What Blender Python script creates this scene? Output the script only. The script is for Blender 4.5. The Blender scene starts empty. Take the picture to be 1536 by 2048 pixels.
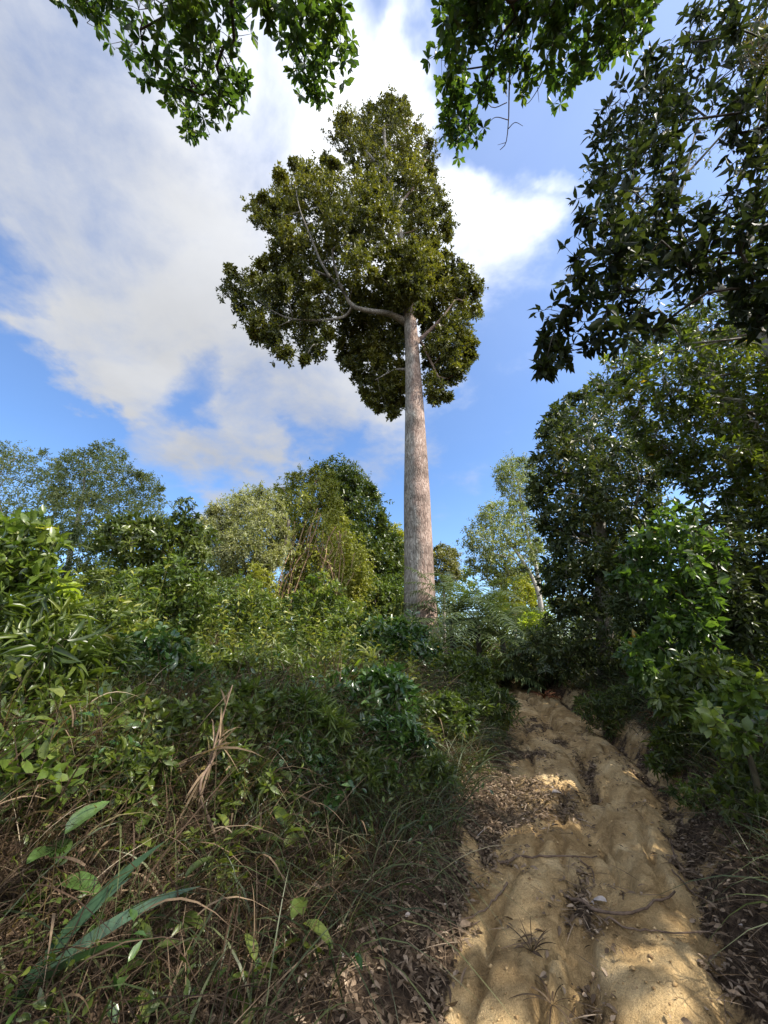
import bpy, math
import numpy as np
from math import radians, sin, cos, pi

rng = np.random.default_rng(11)
scene = bpy.context.scene
COL = scene.collection

# ------------------------------------------------------------------ camera frame
FPX = 771.0
TH = radians(20)
CAM = np.array([0.0, 0.0, 1.6])
FWD = np.array([0.0, cos(TH), sin(TH)])
UPV = np.array([0.0, -sin(TH), cos(TH)])
RGT = np.array([1.0, 0.0, 0.0])


def ray(px, py):
    return FWD + (px - 768) / FPX * RGT + (1024 - py) / FPX * UPV


def P(px, py, Y):
    """place seen at photo position (px, py), Y metres ahead"""
    d = ray(px, py)
    return CAM + d * (Y / d[1])


def mpp(px, py, Y):
    return (Y / ray(px, py)[1]) / FPX


def PH(px, py, h):
    """place seen at (px, py), h metres above eye level"""
    d = ray(px, py)
    return CAM + d * (h / d[2])


# ------------------------------------------------------------------ numpy noise
_grid = rng.random((256, 256))


def vnoise(x, y):
    xi = np.floor(x).astype(int); yi = np.floor(y).astype(int)
    fx = x - xi; fy = y - yi
    fx = fx * fx * (3 - 2 * fx); fy = fy * fy * (3 - 2 * fy)
    a = _grid[xi % 256, yi % 256]; b = _grid[(xi + 1) % 256, yi % 256]
    c = _grid[xi % 256, (yi + 1) % 256]; d = _grid[(xi + 1) % 256, (yi + 1) % 256]
    return (a * (1 - fx) + b * fx) * (1 - fy) + (c * (1 - fx) + d * fx) * fy


def fbm(x, y, s=1.0, o=4):
    x = np.asarray(x, float) * s; y = np.asarray(y, float) * s
    v = 0; a = 0.5; t = 0
    for i in range(o):
        v = v + a * vnoise(x + 17.3 * i, y + 9.1 * i); t += a
        a *= 0.5; x = x * 2.03; y = y * 2.03
    return v / t


def sstep(a, b, x):
    t = np.clip((x - a) / (b - a), 0, 1)
    return t * t * (3 - 2 * t)


def nrm(v):
    return v / np.maximum(np.linalg.norm(v, axis=-1, keepdims=True), 1e-9)


# ------------------------------------------------------------------ mesh building
class MB:
    """collects vertices, faces and a per-vertex random value, links ONE mesh object"""

    def __init__(self):
        self.v = []; self.f = []; self.r = []; self.n = 0; self.x = []

    def add(self, v, f, r=0.5, x=None):
        v = np.asarray(v, np.float32).reshape(-1, 3)
        f = np.asarray(f, np.int64)
        self.v.append(v)
        self.f.append(f + self.n)
        self.r.append(np.broadcast_to(np.asarray(r, np.float32), (len(v),)))
        if x is not None:
            self.x.append(np.asarray(x, np.float32))
        self.n += len(v)

    def build(self, name, mat, parent=None, origin=(0, 0, 0), smooth=False):
        me = bpy.data.meshes.new(name)
        if self.n:
            v = np.concatenate(self.v) - np.asarray(origin, np.float32)
            loops = np.concatenate([f.ravel() for f in self.f])
            sizes = np.concatenate([np.full(len(f), f.shape[1], np.int64) for f in self.f])
            starts = np.concatenate([[0], np.cumsum(sizes)[:-1]])
            me.vertices.add(len(v)); me.vertices.foreach_set('co', v.ravel())
            me.loops.add(len(loops)); me.loops.foreach_set('vertex_index', loops.astype(np.int32))
            me.polygons.add(len(sizes))
            me.polygons.foreach_set('loop_start', starts.astype(np.int32))
            me.polygons.foreach_set('loop_total', sizes.astype(np.int32))
            if smooth:
                me.polygons.foreach_set('use_smooth', np.ones(len(sizes), bool))
            me.update(calc_edges=True)
            at = me.attributes.new('rnd', 'FLOAT', 'POINT')
            at.data.foreach_set('value', np.concatenate(self.r).astype(np.float32))
            if self.x:
                at = me.attributes.new('clay', 'FLOAT', 'POINT')
                at.data.foreach_set('value', np.concatenate(self.x))
        me.materials.append(mat)
        o = bpy.data.objects.new(name, me)
        COL.objects.link(o)
        if parent is not None:
            o.parent = parent
        else:
            o.location = origin
        return o


def tag(o, label, cat, group=None, kind=None):
    if label: o['label'] = label
    if cat: o['category'] = cat
    if group: o['group'] = group
    if kind: o['kind'] = kind
    return o


def empty(name, loc, label, cat, group=None):
    o = bpy.data.objects.new(name, None)
    o.empty_display_size = 0.2
    o.location = tuple(float(a) for a in loc)
    COL.objects.link(o)
    return tag(o, label, cat, group)


def tube(mb, pts, rad, sides=6, r=0.5, cap=True):
    pts = np.asarray(pts, float); n = len(pts)
    rad = np.broadcast_to(np.asarray(rad, float), (n,))
    t = np.gradient(pts, axis=0); t = nrm(t)
    ref = np.array([0.0, 0, 1]) if abs(t[0][2]) < 0.8 else np.array([1.0, 0, 0])
    a = nrm(np.cross(t, ref)); b = np.cross(t, a)
    ang = np.arange(sides) / sides * 2 * pi
    v = pts[:, None] + rad[:, None, None] * (np.cos(ang)[None, :, None] * a[:, None] + np.sin(ang)[None, :, None] * b[:, None])
    i = np.arange(n - 1)[:, None] * sides; j = np.arange(sides)[None]; k = (j + 1) % sides
    f = np.stack([i + j, i + k, i + sides + k, i + sides + j], -1).reshape(-1, 4)
    mb.add(v, f, r)
    b0 = mb.n - n * sides
    mb.f.append(np.arange(sides)[::-1][None] + b0); mb.f.append(np.arange(sides)[None] + b0 + (n - 1) * sides)


def spline(pts, n):
    """smooth curve through the control points"""
    p = np.asarray(pts, float)
    if len(p) == 2:
        t = np.linspace(0, 1, n)[:, None]
        return p[0] * (1 - t) + p[1] * t
    q = np.vstack([2 * p[0] - p[1], p, 2 * p[-1] - p[-2]])
    m = len(p) - 1
    u = np.linspace(0, m - 1e-6, n); i = u.astype(int); t = (u - i)[:, None]
    a, b, c, d = q[i], q[i + 1], q[i + 2], q[i + 3]
    return 0.5 * (2 * b + (c - a) * t + (2 * a - 5 * b + 4 * c - d) * t ** 2 + (3 * b - a - 3 * c + d) * t ** 3)


# leaf shapes: x width, y length, z out of plane
RHOMB = (np.array([[0, 0, 0], [-.5, .42, .1], [0, 1, -.06], [.5, .42, .1]]), np.array([[0, 2, 1], [0, 3, 2]]))
OVAL = (np.array([[0, 0, 0], [-.40, .26, .07], [0, .24, 0], [.40, .26, .07], [-.44, .58, .02], [0, .6, -.07], [.44, .58, .02], [0, 1, -.2]]),
        np.array([[0, 2, 1], [0, 3, 2], [1, 2, 5], [1, 5, 4], [2, 3, 6], [2, 6, 5], [4, 5, 7], [5, 6, 7]]))
LANCE = (np.array([[0, 0, 0], [-.42, .2, .12], [0, .2, 0], [.42, .2, .12], [-.5, .45, .06], [0, .45, -.05], [.5, .45, .06],
                   [-.34, .74, -.12], [0, .74, -.2], [.34, .74, -.12], [0, 1, -.42]]),
         np.array([[0, 2, 1], [0, 3, 2], [1, 2, 5], [1, 5, 4], [2, 3, 6], [2, 6, 5], [4, 5, 8], [4, 8, 7], [5, 6, 9], [5, 9, 8], [7, 8, 10], [8, 9, 10]]))

OBOV = (np.array([[0, 0, 0], [-.26, .3, .05], [0, .3, 0], [.26, .3, .05], [-.48, .66, .03], [0, .68, -.05], [.48, .66, .03], [0, 1, -.14]]), OVAL[1])


def fine_leaf(n=9, wmax=.45, fold=.12, droop=.35, tip=.75):
    """smooth pointed leaf blade, five vertices across"""
    u = np.linspace(0, 1, n + 1); v = []
    w = .5 * np.sin(pi * u ** wmax_pow(wmax)) ** tip
    for a, b in zip(u, w):
        for c in (-1, -.5, 0, .5, 1):
            v.append((c * b, a, abs(c) * fold * (1 - a * .6) * b * 2 - droop * a ** 2.2 + .012 * math.sin(a * 22) * abs(c)))
    f = []
    for i in range(n):
        for j in range(4):
            k = i * 5 + j; f += [(k, k + 1, k + 6), (k, k + 6, k + 5)]
    return np.array(v), np.array(f)


def wmax_pow(p): return math.log(.5) / math.log(p)


FINE = fine_leaf()


def leaves(mb, tm, pos, d, L, W, r, n0=None, flat=0.7):
    N = len(pos)
    d = nrm(d)
    if n0 is None:
        n0 = np.array([0, 0, 1.0]) * flat + rng.normal(0, .5, (N, 3))
    x = nrm(np.cross(d, n0)); n2 = np.cross(x, d)
    tv, tf = tm
    L = np.broadcast_to(L, (N,)); W = np.broadcast_to(W, (N,))
    v = pos[:, None] + (tv[None, :, 1, None] * L[:, None, None]) * d[:, None] \
        + (tv[None, :, 0, None] * W[:, None, None]) * x[:, None] + (tv[None, :, 2, None] * L[:, None, None]) * n2[:, None]
    f = tf[None] + (np.arange(N) * len(tv))[:, None, None]
    r = np.broadcast_to(r, (N,))
    mb.add(v.reshape(-1, 3), f.reshape(-1, tf.shape[1]), np.repeat(r, len(tv)))


def blades(mb, pos, d, L, W, bend, r, seg=4, face=None):
    """grass or strap leaves that arch over: bend in metres of droop per metre"""
    N = len(pos); d = nrm(d)
    L = np.broadcast_to(L, (N,)); W = np.broadcast_to(W, (N,)); bend = np.broadcast_to(bend, (N,))
    hz = d * np.array([1, 1, 0]) + rng.normal(0, .15, (N, 3)) * np.array([1, 1, 0])
    hz = nrm(hz)
    side = nrm(np.cross(d, np.array([0, 0, 1.0]) + rng.normal(0, .5, (N, 3)))) if face is None else face
    s = np.linspace(0, 1, seg + 1)
    wid = np.array([.55, 1, .95, .62, .0]) if seg == 4 else np.interp(s, [0, .1, .5, 1], [.7, 1, .9, .0]) if seg == 6 else np.interp(s, [0, .15, .4, .75, 1], [.35, .8, 1, .75, 0])
    c = pos[:, None] + d[:, None] * (L[:, None] * s[None])[:, :, None] \
        + hz[:, None] * (L * bend)[:, None, None] * (s ** 2)[None, :, None] * .45 \
        - np.array([0, 0, 1.0]) * (L * bend)[:, None, None] * (s ** 2.3)[None, :, None] * .85
    off = side[:, None] * (W[:, None] * .5 * wid[None])[:, :, None]
    lft = c[:, :-1] - off[:, :-1]; rgt = c[:, :-1] + off[:, :-1]
    v = np.concatenate([lft, rgt, c[:, -1:]], 1)
    nv = 2 * seg + 1
    q = np.array([[i, seg + i, seg + i + 1, i + 1] for i in range(seg - 1)])
    t = np.array([[seg - 1, 2 * seg - 1, 2 * seg]])
    base = (np.arange(N) * nv)[:, None, None]
    V = v.reshape(-1, 3); R = np.repeat(np.broadcast_to(r, (N,)), nv)
    mb.add(V, (q[None] + base).reshape(-1, 4), R)
    n0 = mb.n - len(V)
    mb.f.append((t[None] + base).reshape(-1, 3) + n0)


def sprigs(lm, sm, base, d, length, k, tm, L, W, r, s0=.3, splay=.6, sag=.25, flat=.7, sr=.004, jit=.18, blade_sides=3):
    """leafy shoots: k leaves set round each curved stem"""
    N = len(base); d = nrm(d)
    length = np.broadcast_to(length, (N,))
    bend = rng.normal(0, .25, (N, 3)) - np.array([0, 0, 1.0]) * sag
    s = np.linspace(s0, 1, k)
    c = base[:, None] + d[:, None] * (length[:, None] * s[None])[:, :, None] + bend[:, None] * (length[:, None] * s[None] ** 2)[:, :, None]
    tan = nrm(d[:, None] + 2 * bend[:, None] * s[None, :, None])
    ref = nrm(np.cross(d, rng.normal(0, 1, (N, 3)))); b2 = np.cross(d, ref)
    az = rng.random(N)[:, None] * 6.28 + np.arange(k)[None] * 2.4 + rng.normal(0, .3, (N, k))
    rad = np.cos(az)[..., None] * ref[:, None] + np.sin(az)[..., None] * b2[:, None]
    ld = rad * cos(splay) + tan * sin(splay) + rng.normal(0, jit, (N, k, 3))
    lr = np.clip(np.broadcast_to(r, (N,))[:, None] + rng.normal(0, .13, (N, k)), 0, 1)
    sz = rng.uniform(.65, 1.15, (N, k))
    sz = sz * (np.linspace(1.1, .75, k)[None] if k > 3 and s0 < .9 else 1)
    leaves(lm, tm, c.reshape(-1, 3), ld.reshape(-1, 3), L * sz.ravel(), W * sz.ravel(), lr.ravel(), flat=flat)
    if sm is not None:
        ss = np.array([0, .5, 1.0])
        pc = base[:, None] + d[:, None] * (length[:, None] * ss[None])[:, :, None] + bend[:, None] * (length[:, None] * ss[None] ** 2)[:, :, None]
        ang = np.arange(3) / 3 * 2 * pi
        rr = sr * np.array([1, .8, .4])
        v = pc[:, :, None] + (np.cos(ang)[None, None, :, None] * ref[:, None, None] + np.sin(ang)[None, None, :, None] * b2[:, None, None]) * rr[None, :, None, None]
        f = np.array([[i * 3 + j, i * 3 + (j + 1) % 3, (i + 1) * 3 + (j + 1) % 3, (i + 1) * 3 + j] for i in range(2) for j in range(3)])
        sm.add(v.reshape(-1, 3), (f[None] + (np.arange(N) * 9)[:, None, None]).reshape(-1, 4), .5)


def grow(mb, trunk, trad, targets, rmin, start=.35, sides=5, wig=.12, rmax_f=.7):
    """branches from the trunk out to every target, forking where it is near"""
    if start > 0:
        i0 = int(len(trunk) * start); tube(mb, trunk[i0:], np.asarray(trad)[i0:] * .8, sides)
    nodes = [np.array(p) for p in trunk]; par = [-1] + list(range(len(trunk) - 1))
    T = len(trunk)
    plen = [0.0] * T
    s = int(T * start)
    usable = list(range(max(s, 0), T))
    top = np.array(trunk[s])
    order = np.argsort([np.linalg.norm(np.asarray(t) - top) for t in targets])
    chains = []
    for ti in order:
        t = np.asarray(targets[ti], float)
        U = np.array([nodes[i] for i in usable]); PL = np.array([plen[i] for i in usable])
        dist = np.linalg.norm(U - t, axis=1)
        cost = dist + .25 * PL + .35 * np.maximum(U[:, 2] - t[2] + .3 * dist, 0)
        bi = usable[int(np.argmin(cost))]
        a = nodes[bi]; dd = np.linalg.norm(t - a)
        m = max(2, int(dd / max(.25, dd / 6)) + 1)
        midp = (a + t) / 2 + rng.normal(0, wig, 3) * dd + np.array([0, 0, .08 * dd])
        c = spline([a, midp, t], m + 1)
        idx = [bi]
        for p in c[1:]:
            nodes.append(p); par.append(idx[-1]); plen.append(plen[idx[-1]] + dd / m); idx.append(len(nodes) - 1); usable.append(len(nodes) - 1)
        chains.append(idx)
    cnt = np.zeros(len(nodes))
    for ch in chains:
        i = ch[-1]
        while i >= T:
            cnt[i] += 1; i = par[i]
    for ch in chains:
        pts = [nodes[i] for i in ch]
        rr = [rmin * max(cnt[i], 1) ** .48 for i in ch[1:]]
        if ch[0] < T:
            r0 = min(rr[0] * 1.25, trad[ch[0]] * rmax_f)
        else:
            r0 = rr[0] * 1.1
        cap = r0
        rr = [min(x, cap) for x in rr]
        tube(mb, pts, [r0] + rr, sides)


def inpoly(poly, x, y):
    poly = np.asarray(poly, float); c = np.zeros(np.shape(x), bool)
    x0, y0 = poly[:, 0], poly[:, 1]; x1, y1 = np.roll(x0, -1), np.roll(y0, -1)
    for a, b, e, d in zip(x0, y0, x1, y1):
        if b == d: continue
        m = ((b > y) != (d > y)) & (x < (e - a) * (y - b) / (d - b) + a)
        c ^= m
    return c


def edgedist(poly, x, y):
    poly = np.asarray(poly, float); best = np.full(np.shape(x), 1e9)
    for p, q in zip(poly, np.roll(poly, -1, 0)):
        e = q - p; t = np.clip(((x - p[0]) * e[0] + (y - p[1]) * e[1]) / (e @ e + 1e-9), 0, 1)
        best = np.minimum(best, np.hypot(x - p[0] - t * e[0], y - p[1] - t * e[1]))
    return best


def poly_clumps(poly, n, rpx, Y, dmax, h=None, inset=.55, rvar=.3):
    """leaf clusters filling the outline, spread in depth (thickest in the middle)"""
    poly = np.asarray(poly, float)
    lo, hi = poly.min(0), poly.max(0)
    M = 6000
    x = rng.uniform(lo[0], hi[0], M); y = rng.uniform(lo[1], hi[1], M)
    ok = inpoly(poly, x, y); x, y = x[ok], y[ok]
    e = edgedist(poly, x, y)
    rr = rpx * rng.uniform(1 - rvar, 1 + rvar, len(x))
    rr = np.minimum(rr, np.maximum(e / inset, rpx * .35))
    ok = e > inset * rr * .98
    x, y, e, rr = x[ok], y[ok], e[ok], rr[ok]
    ch = [0]
    for _ in range(min(n, len(x)) - 1):
        cand = rng.integers(0, len(x), 14)
        cx = np.array([x[i] for i in ch]); cy = np.array([y[i] for i in ch])
        dd = np.min(np.hypot(x[cand][:, None] - cx[None], y[cand][:, None] - cy[None]), 1)
        ch.append(int(cand[np.argmax(dd)]))
    out = []
    for i in ch:
        if h is None:
            m = mpp(x[i], y[i], Y)
            dep = min(dmax, e[i] * m * 1.1 + .2)
            YY = Y + rng.uniform(-1, 1) * dep
            out.append((P(x[i], y[i], YY), rr[i] * mpp(x[i], y[i], YY)))
        else:
            hh = h + rng.uniform(-1, 1) * dmax
            p = PH(x[i], y[i], hh)
            out.append((p, rr[i] * float((p - CAM) @ FWD) / FPX))
    return out


# ------------------------------------------------------------------ materials
def newmat(name):
    m = bpy.data.materials.new(name); m.use_nodes = True
    nt = m.node_tree; nt.nodes.clear()
    return m, nt, nt.nodes.new


def ramp(nt, fac, stops):
    n = nt.nodes.new('ShaderNodeValToRGB'); cr = n.color_ramp
    while len(cr.elements) < len(stops): cr.elements.new(.5)
    for e, (p, c) in zip(cr.elements, stops):
        e.position = p; e.color = (*c, 1)
    nt.links.new(fac, n.inputs[0])
    return n.outputs[0]


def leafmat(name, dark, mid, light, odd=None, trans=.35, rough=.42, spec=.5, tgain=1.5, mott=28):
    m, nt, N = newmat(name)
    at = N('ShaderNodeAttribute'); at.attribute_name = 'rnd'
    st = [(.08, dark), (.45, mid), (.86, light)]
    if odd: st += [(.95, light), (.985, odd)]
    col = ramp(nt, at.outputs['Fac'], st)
    tc = N('ShaderNodeTexCoord'); nz = N('ShaderNodeTexNoise'); nz.inputs['Scale'].default_value = mott; nz.inputs['Detail'].default_value = 3
    nt.links.new(tc.outputs['Object'], nz.inputs[0])
    mo = N('ShaderNodeMapRange'); mo.inputs[1].default_value = .3; mo.inputs[2].default_value = .7; mo.inputs[3].default_value = .68; mo.inputs[4].default_value = 1.22; nt.links.new(nz.outputs['Fac'], mo.inputs[0])
    mm = N('ShaderNodeMix'); mm.data_type = 'RGBA'; mm.blend_type = 'MULTIPLY'; mm.inputs[0].default_value = 1
    nt.links.new(col, mm.inputs[6]); nt.links.new(mo.outputs[0], mm.inputs[7]); col = mm.outputs[2]
    p = N('ShaderNodeBsdfPrincipled'); p.inputs['Roughness'].default_value = rough
    p.inputs['Specular IOR Level'].default_value = spec
    nt.links.new(col, p.inputs['Base Color'])
    mx = N('ShaderNodeMix'); mx.data_type = 'RGBA'; mx.blend_type = 'MULTIPLY'; mx.inputs[0].default_value = 1
    nt.links.new(col, mx.inputs[6]); mx.inputs[7].default_value = (tgain * 1.15, tgain * 1.2, tgain * .5, 1)
    t = N('ShaderNodeBsdfTranslucent'); nt.links.new(mx.outputs[2], t.inputs['Color'])
    ms = N('ShaderNodeMixShader'); ms.inputs[0].default_value = trans
    nt.links.new(p.outputs[0], ms.inputs[1]); nt.links.new(t.outputs[0], ms.inputs[2])
    o = N('ShaderNodeOutputMaterial'); nt.links.new(ms.outputs[0], o.inputs[0])
    return m


def barkmat(name, dark, light, sc=6, stretch=.25, lichen=None, bump=.5, rough=.85):
    m, nt, N = newmat(name)
    tc = N('ShaderNodeTexCoord'); mp = N('ShaderNodeMapping'); mp.inputs['Scale'].default_value = (sc, sc, sc * stretch)
    nt.links.new(tc.outputs['Object'], mp.inputs[0])
    n1 = N('ShaderNodeTexNoise'); n1.inputs['Scale'].default_value = 1; n1.inputs['Detail'].default_value = 8; n1.inputs['Roughness'].default_value = .65
    nt.links.new(mp.outputs[0], n1.inputs[0])
    col = ramp(nt, n1.outputs['Fac'], [(.32, dark), (.68, light)])
    if lichen:
        n2 = N('ShaderNodeTexNoise'); n2.inputs['Scale'].default_value = sc * .25; n2.inputs['Detail'].default_value = 6
        nt.links.new(tc.outputs['Object'], n2.inputs[0])
        mr = N('ShaderNodeMapRange'); mr.inputs[1].default_value = .5; mr.inputs[2].default_value = .66
        nt.links.new(n2.outputs['Fac'], mr.inputs[0])
        mx = N('ShaderNodeMix'); mx.data_type = 'RGBA'
        nt.links.new(mr.outputs[0], mx.inputs[0]); nt.links.new(col, mx.inputs[6]); mx.inputs[7].default_value = (*lichen, 1)
        col = mx.outputs[2]
    p = N('ShaderNodeBsdfPrincipled'); p.inputs['Roughness'].default_value = rough; p.inputs['Specular IOR Level'].default_value = .2
    nt.links.new(col, p.inputs['Base Color'])
    b = N('ShaderNodeBump'); b.inputs['Strength'].default_value = bump; b.inputs['Distance'].default_value = .03
    nt.links.new(n1.outputs['Fac'], b.inputs['Height']); nt.links.new(b.outputs[0], p.inputs['Normal'])
    o = N('ShaderNodeOutputMaterial'); nt.links.new(p.outputs[0], o.inputs[0])
    return m


def giant_bark():
    """flaky pinkish brown bark, left flank painted greyer as its shaded side, faint rings round the bole"""
    m, nt, N = newmat('giant_bark'); L = nt.links.new
    tc = N('ShaderNodeTexCoord')
    mp = N('ShaderNodeMapping'); mp.inputs['Scale'].default_value = (9, 9, 2.2); L(tc.outputs['Object'], mp.inputs[0])
    n1 = N('ShaderNodeTexNoise'); n1.inputs['Detail'].default_value = 9; n1.inputs['Scale'].default_value = 1.3; n1.inputs['Roughness'].default_value = .7; L(mp.outputs[0], n1.inputs[0])
    vo = N('ShaderNodeTexVoronoi'); vo.inputs['Scale'].default_value = 1.6; vo.feature = 'DISTANCE_TO_EDGE'
    dst = N('ShaderNodeMix'); dst.data_type = 'VECTOR'; dst.inputs[0].default_value = .25
    L(mp.outputs[0], dst.inputs[4]); L(n1.outputs['Color'], dst.inputs[5]); L(dst.outputs[1], vo.inputs['Vector'])
    flake = N('ShaderNodeMapRange'); flake.inputs[1].default_value = .0; flake.inputs[2].default_value = .16; L(vo.outputs['Distance'], flake.inputs[0])
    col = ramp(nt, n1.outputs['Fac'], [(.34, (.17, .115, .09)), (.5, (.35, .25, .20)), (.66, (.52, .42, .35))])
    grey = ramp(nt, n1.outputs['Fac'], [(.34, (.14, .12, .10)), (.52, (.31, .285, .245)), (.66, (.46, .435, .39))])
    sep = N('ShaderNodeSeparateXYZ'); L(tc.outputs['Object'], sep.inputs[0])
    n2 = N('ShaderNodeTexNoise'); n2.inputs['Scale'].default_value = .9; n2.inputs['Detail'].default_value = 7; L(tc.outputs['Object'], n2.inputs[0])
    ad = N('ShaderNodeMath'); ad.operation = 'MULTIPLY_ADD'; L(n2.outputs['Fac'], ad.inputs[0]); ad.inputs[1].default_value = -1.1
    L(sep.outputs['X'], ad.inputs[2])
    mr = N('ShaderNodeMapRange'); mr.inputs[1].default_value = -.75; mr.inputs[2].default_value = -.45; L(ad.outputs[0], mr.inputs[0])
    mx = N('ShaderNodeMix'); mx.data_type = 'RGBA'; L(mr.outputs[0], mx.inputs[0]); L(grey, mx.inputs[6]); L(col, mx.inputs[7])  # shaded left side painted grey, sunlit right side pinker, ragged by noise
    # rings and dark weathering
    mp3 = N('ShaderNodeMapping'); mp3.inputs['Scale'].default_value = (.5, .5, 1.1); L(tc.outputs['Object'], mp3.inputs[0])
    n3 = N('ShaderNodeTexNoise'); n3.inputs['Detail'].default_value = 5; n3.inputs['Scale'].default_value = 1.2; L(mp3.outputs[0], n3.inputs[0])
    mr3 = N('ShaderNodeMapRange'); mr3.inputs[1].default_value = .35; mr3.inputs[2].default_value = .6; mr3.inputs[3].default_value = .5; L(n3.outputs['Fac'], mr3.inputs[0])
    m2 = N('ShaderNodeMix'); m2.data_type = 'RGBA'; m2.blend_type = 'MULTIPLY'; m2.inputs[0].default_value = 1; L(mx.outputs[2], m2.inputs[6]); L(mr3.outputs[0], m2.inputs[7])
    m4 = N('ShaderNodeMix'); m4.data_type = 'RGBA'; m4.blend_type = 'MULTIPLY'; m4.inputs[0].default_value = .26; L(m2.outputs[2], m4.inputs[6]); L(flake.outputs[0], m4.inputs[7])
    p = N('ShaderNodeBsdfPrincipled'); p.inputs['Roughness'].default_value = .9; p.inputs['Specular IOR Level'].default_value = .15
    L(m4.outputs[2], p.inputs['Base Color'])
    hs = N('ShaderNodeMath'); hs.operation = 'ADD'; L(n1.outputs['Fac'], hs.inputs[0]); L(flake.outputs[0], hs.inputs[1])
    b = N('ShaderNodeBump'); b.inputs['Strength'].default_value = .55; b.inputs['Distance'].default_value = .05; L(hs.outputs[0], b.inputs['Height']); L(b.outputs[0], p.inputs['Normal'])
    o = N('ShaderNodeOutputMaterial'); L(p.outputs[0], o.inputs[0])
    return m


def groundmat():
    m, nt, N = newmat('earth'); L = nt.links.new
    tc = N('ShaderNodeTexCoord')

    def noise(s, d=8, r=.6):
        n = N('ShaderNodeTexNoise'); n.inputs['Scale'].default_value = s; n.inputs['Detail'].default_value = d; n.inputs['Roughness'].default_value = r
        L(tc.outputs['Object'], n.inputs[0]); return n.outputs['Fac']
    a = noise(3.0); b = noise(28, 6, .7); c = noise(150, 4, .7)
    clay = ramp(nt, a, [(.3, (.38, .245, .11)), (.5, (.64, .445, .215)), (.7, (.74, .56, .31))])
    hum = ramp(nt, b, [(.3, (.03, .021, .015)), (.5, (.085, .058, .038)), (.72, (.19, .135, .09))])
    at = N('ShaderNodeAttribute'); at.attribute_name = 'clay'
    e = noise(9, 6, .65)
    be = N('ShaderNodeMath'); be.operation = 'ADD'; L(b, be.inputs[0]); L(e, be.inputs[1])
    s = N('ShaderNodeMath'); s.operation = 'MULTIPLY_ADD'; L(be.outputs[0], s.inputs[0]); s.inputs[1].default_value = .75; L(at.outputs['Fac'], s.inputs[2])
    mr = N('ShaderNodeMapRange'); mr.interpolation_type = 'SMOOTHSTEP'; mr.inputs[1].default_value = .98; mr.inputs[2].default_value = 1.38; L(s.outputs[0], mr.inputs[0])
    mx = N('ShaderNodeMix'); mx.data_type = 'RGBA'; L(mr.outputs[0], mx.inputs[0]); L(hum, mx.inputs[6]); L(clay, mx.inputs[7])
    dn = ramp(nt, noise(1.7, 7, .65), [(.46, (1, 1, 1)), (.62, (.52, .48, .43))])
    dm = N('ShaderNodeMix'); dm.data_type = 'RGBA'; dm.blend_type = 'MULTIPLY'; dm.inputs[0].default_value = .85; L(clay, dm.inputs[6]); L(dn, dm.inputs[7]); L(dm.outputs[2], mx.inputs[7])
    # grains and crumbs
    g = N('ShaderNodeMapRange'); g.inputs[1].default_value = .3; g.inputs[2].default_value = .62; g.inputs[3].default_value = .6; g.inputs[4].default_value = 1.08; L(c, g.inputs[0])
    g2 = N('ShaderNodeMapRange'); g2.inputs[1].default_value = .32; g2.inputs[2].default_value = .55; g2.inputs[3].default_value = .76; g2.inputs[4].default_value = 1.0; L(b, g2.inputs[0])
    mm = N('ShaderNodeMath'); mm.operation = 'MULTIPLY'; L(g.outputs[0], mm.inputs[0]); L(g2.outputs[0], mm.inputs[1])
    m2 = N('ShaderNodeMix'); m2.data_type = 'RGBA'; m2.blend_type = 'MULTIPLY'; m2.inputs[0].default_value = 1; L(mx.outputs[2], m2.inputs[6]); L(mm.outputs[0], m2.inputs[7])
    p = N('ShaderNodeBsdfPrincipled'); p.inputs['Roughness'].default_value = .95; p.inputs['Specular IOR Level'].default_value = .1
    L(m2.outputs[2], p.inputs['Base Color'])
    h = N('ShaderNodeMath'); h.operation = 'MULTIPLY_ADD'; L(c, h.inputs[0]); h.inputs[1].default_value = .35; L(b, h.inputs[2])
    bu = N('ShaderNodeBump'); bu.inputs['Strength'].default_value = .9; bu.inputs['Distance'].default_value = .045; L(h.outputs[0], bu.inputs['Height']); L(bu.outputs[0], p.inputs['Normal'])
    o = N('ShaderNodeOutputMaterial'); L(p.outputs[0], o.inputs[0])
    return m


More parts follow.
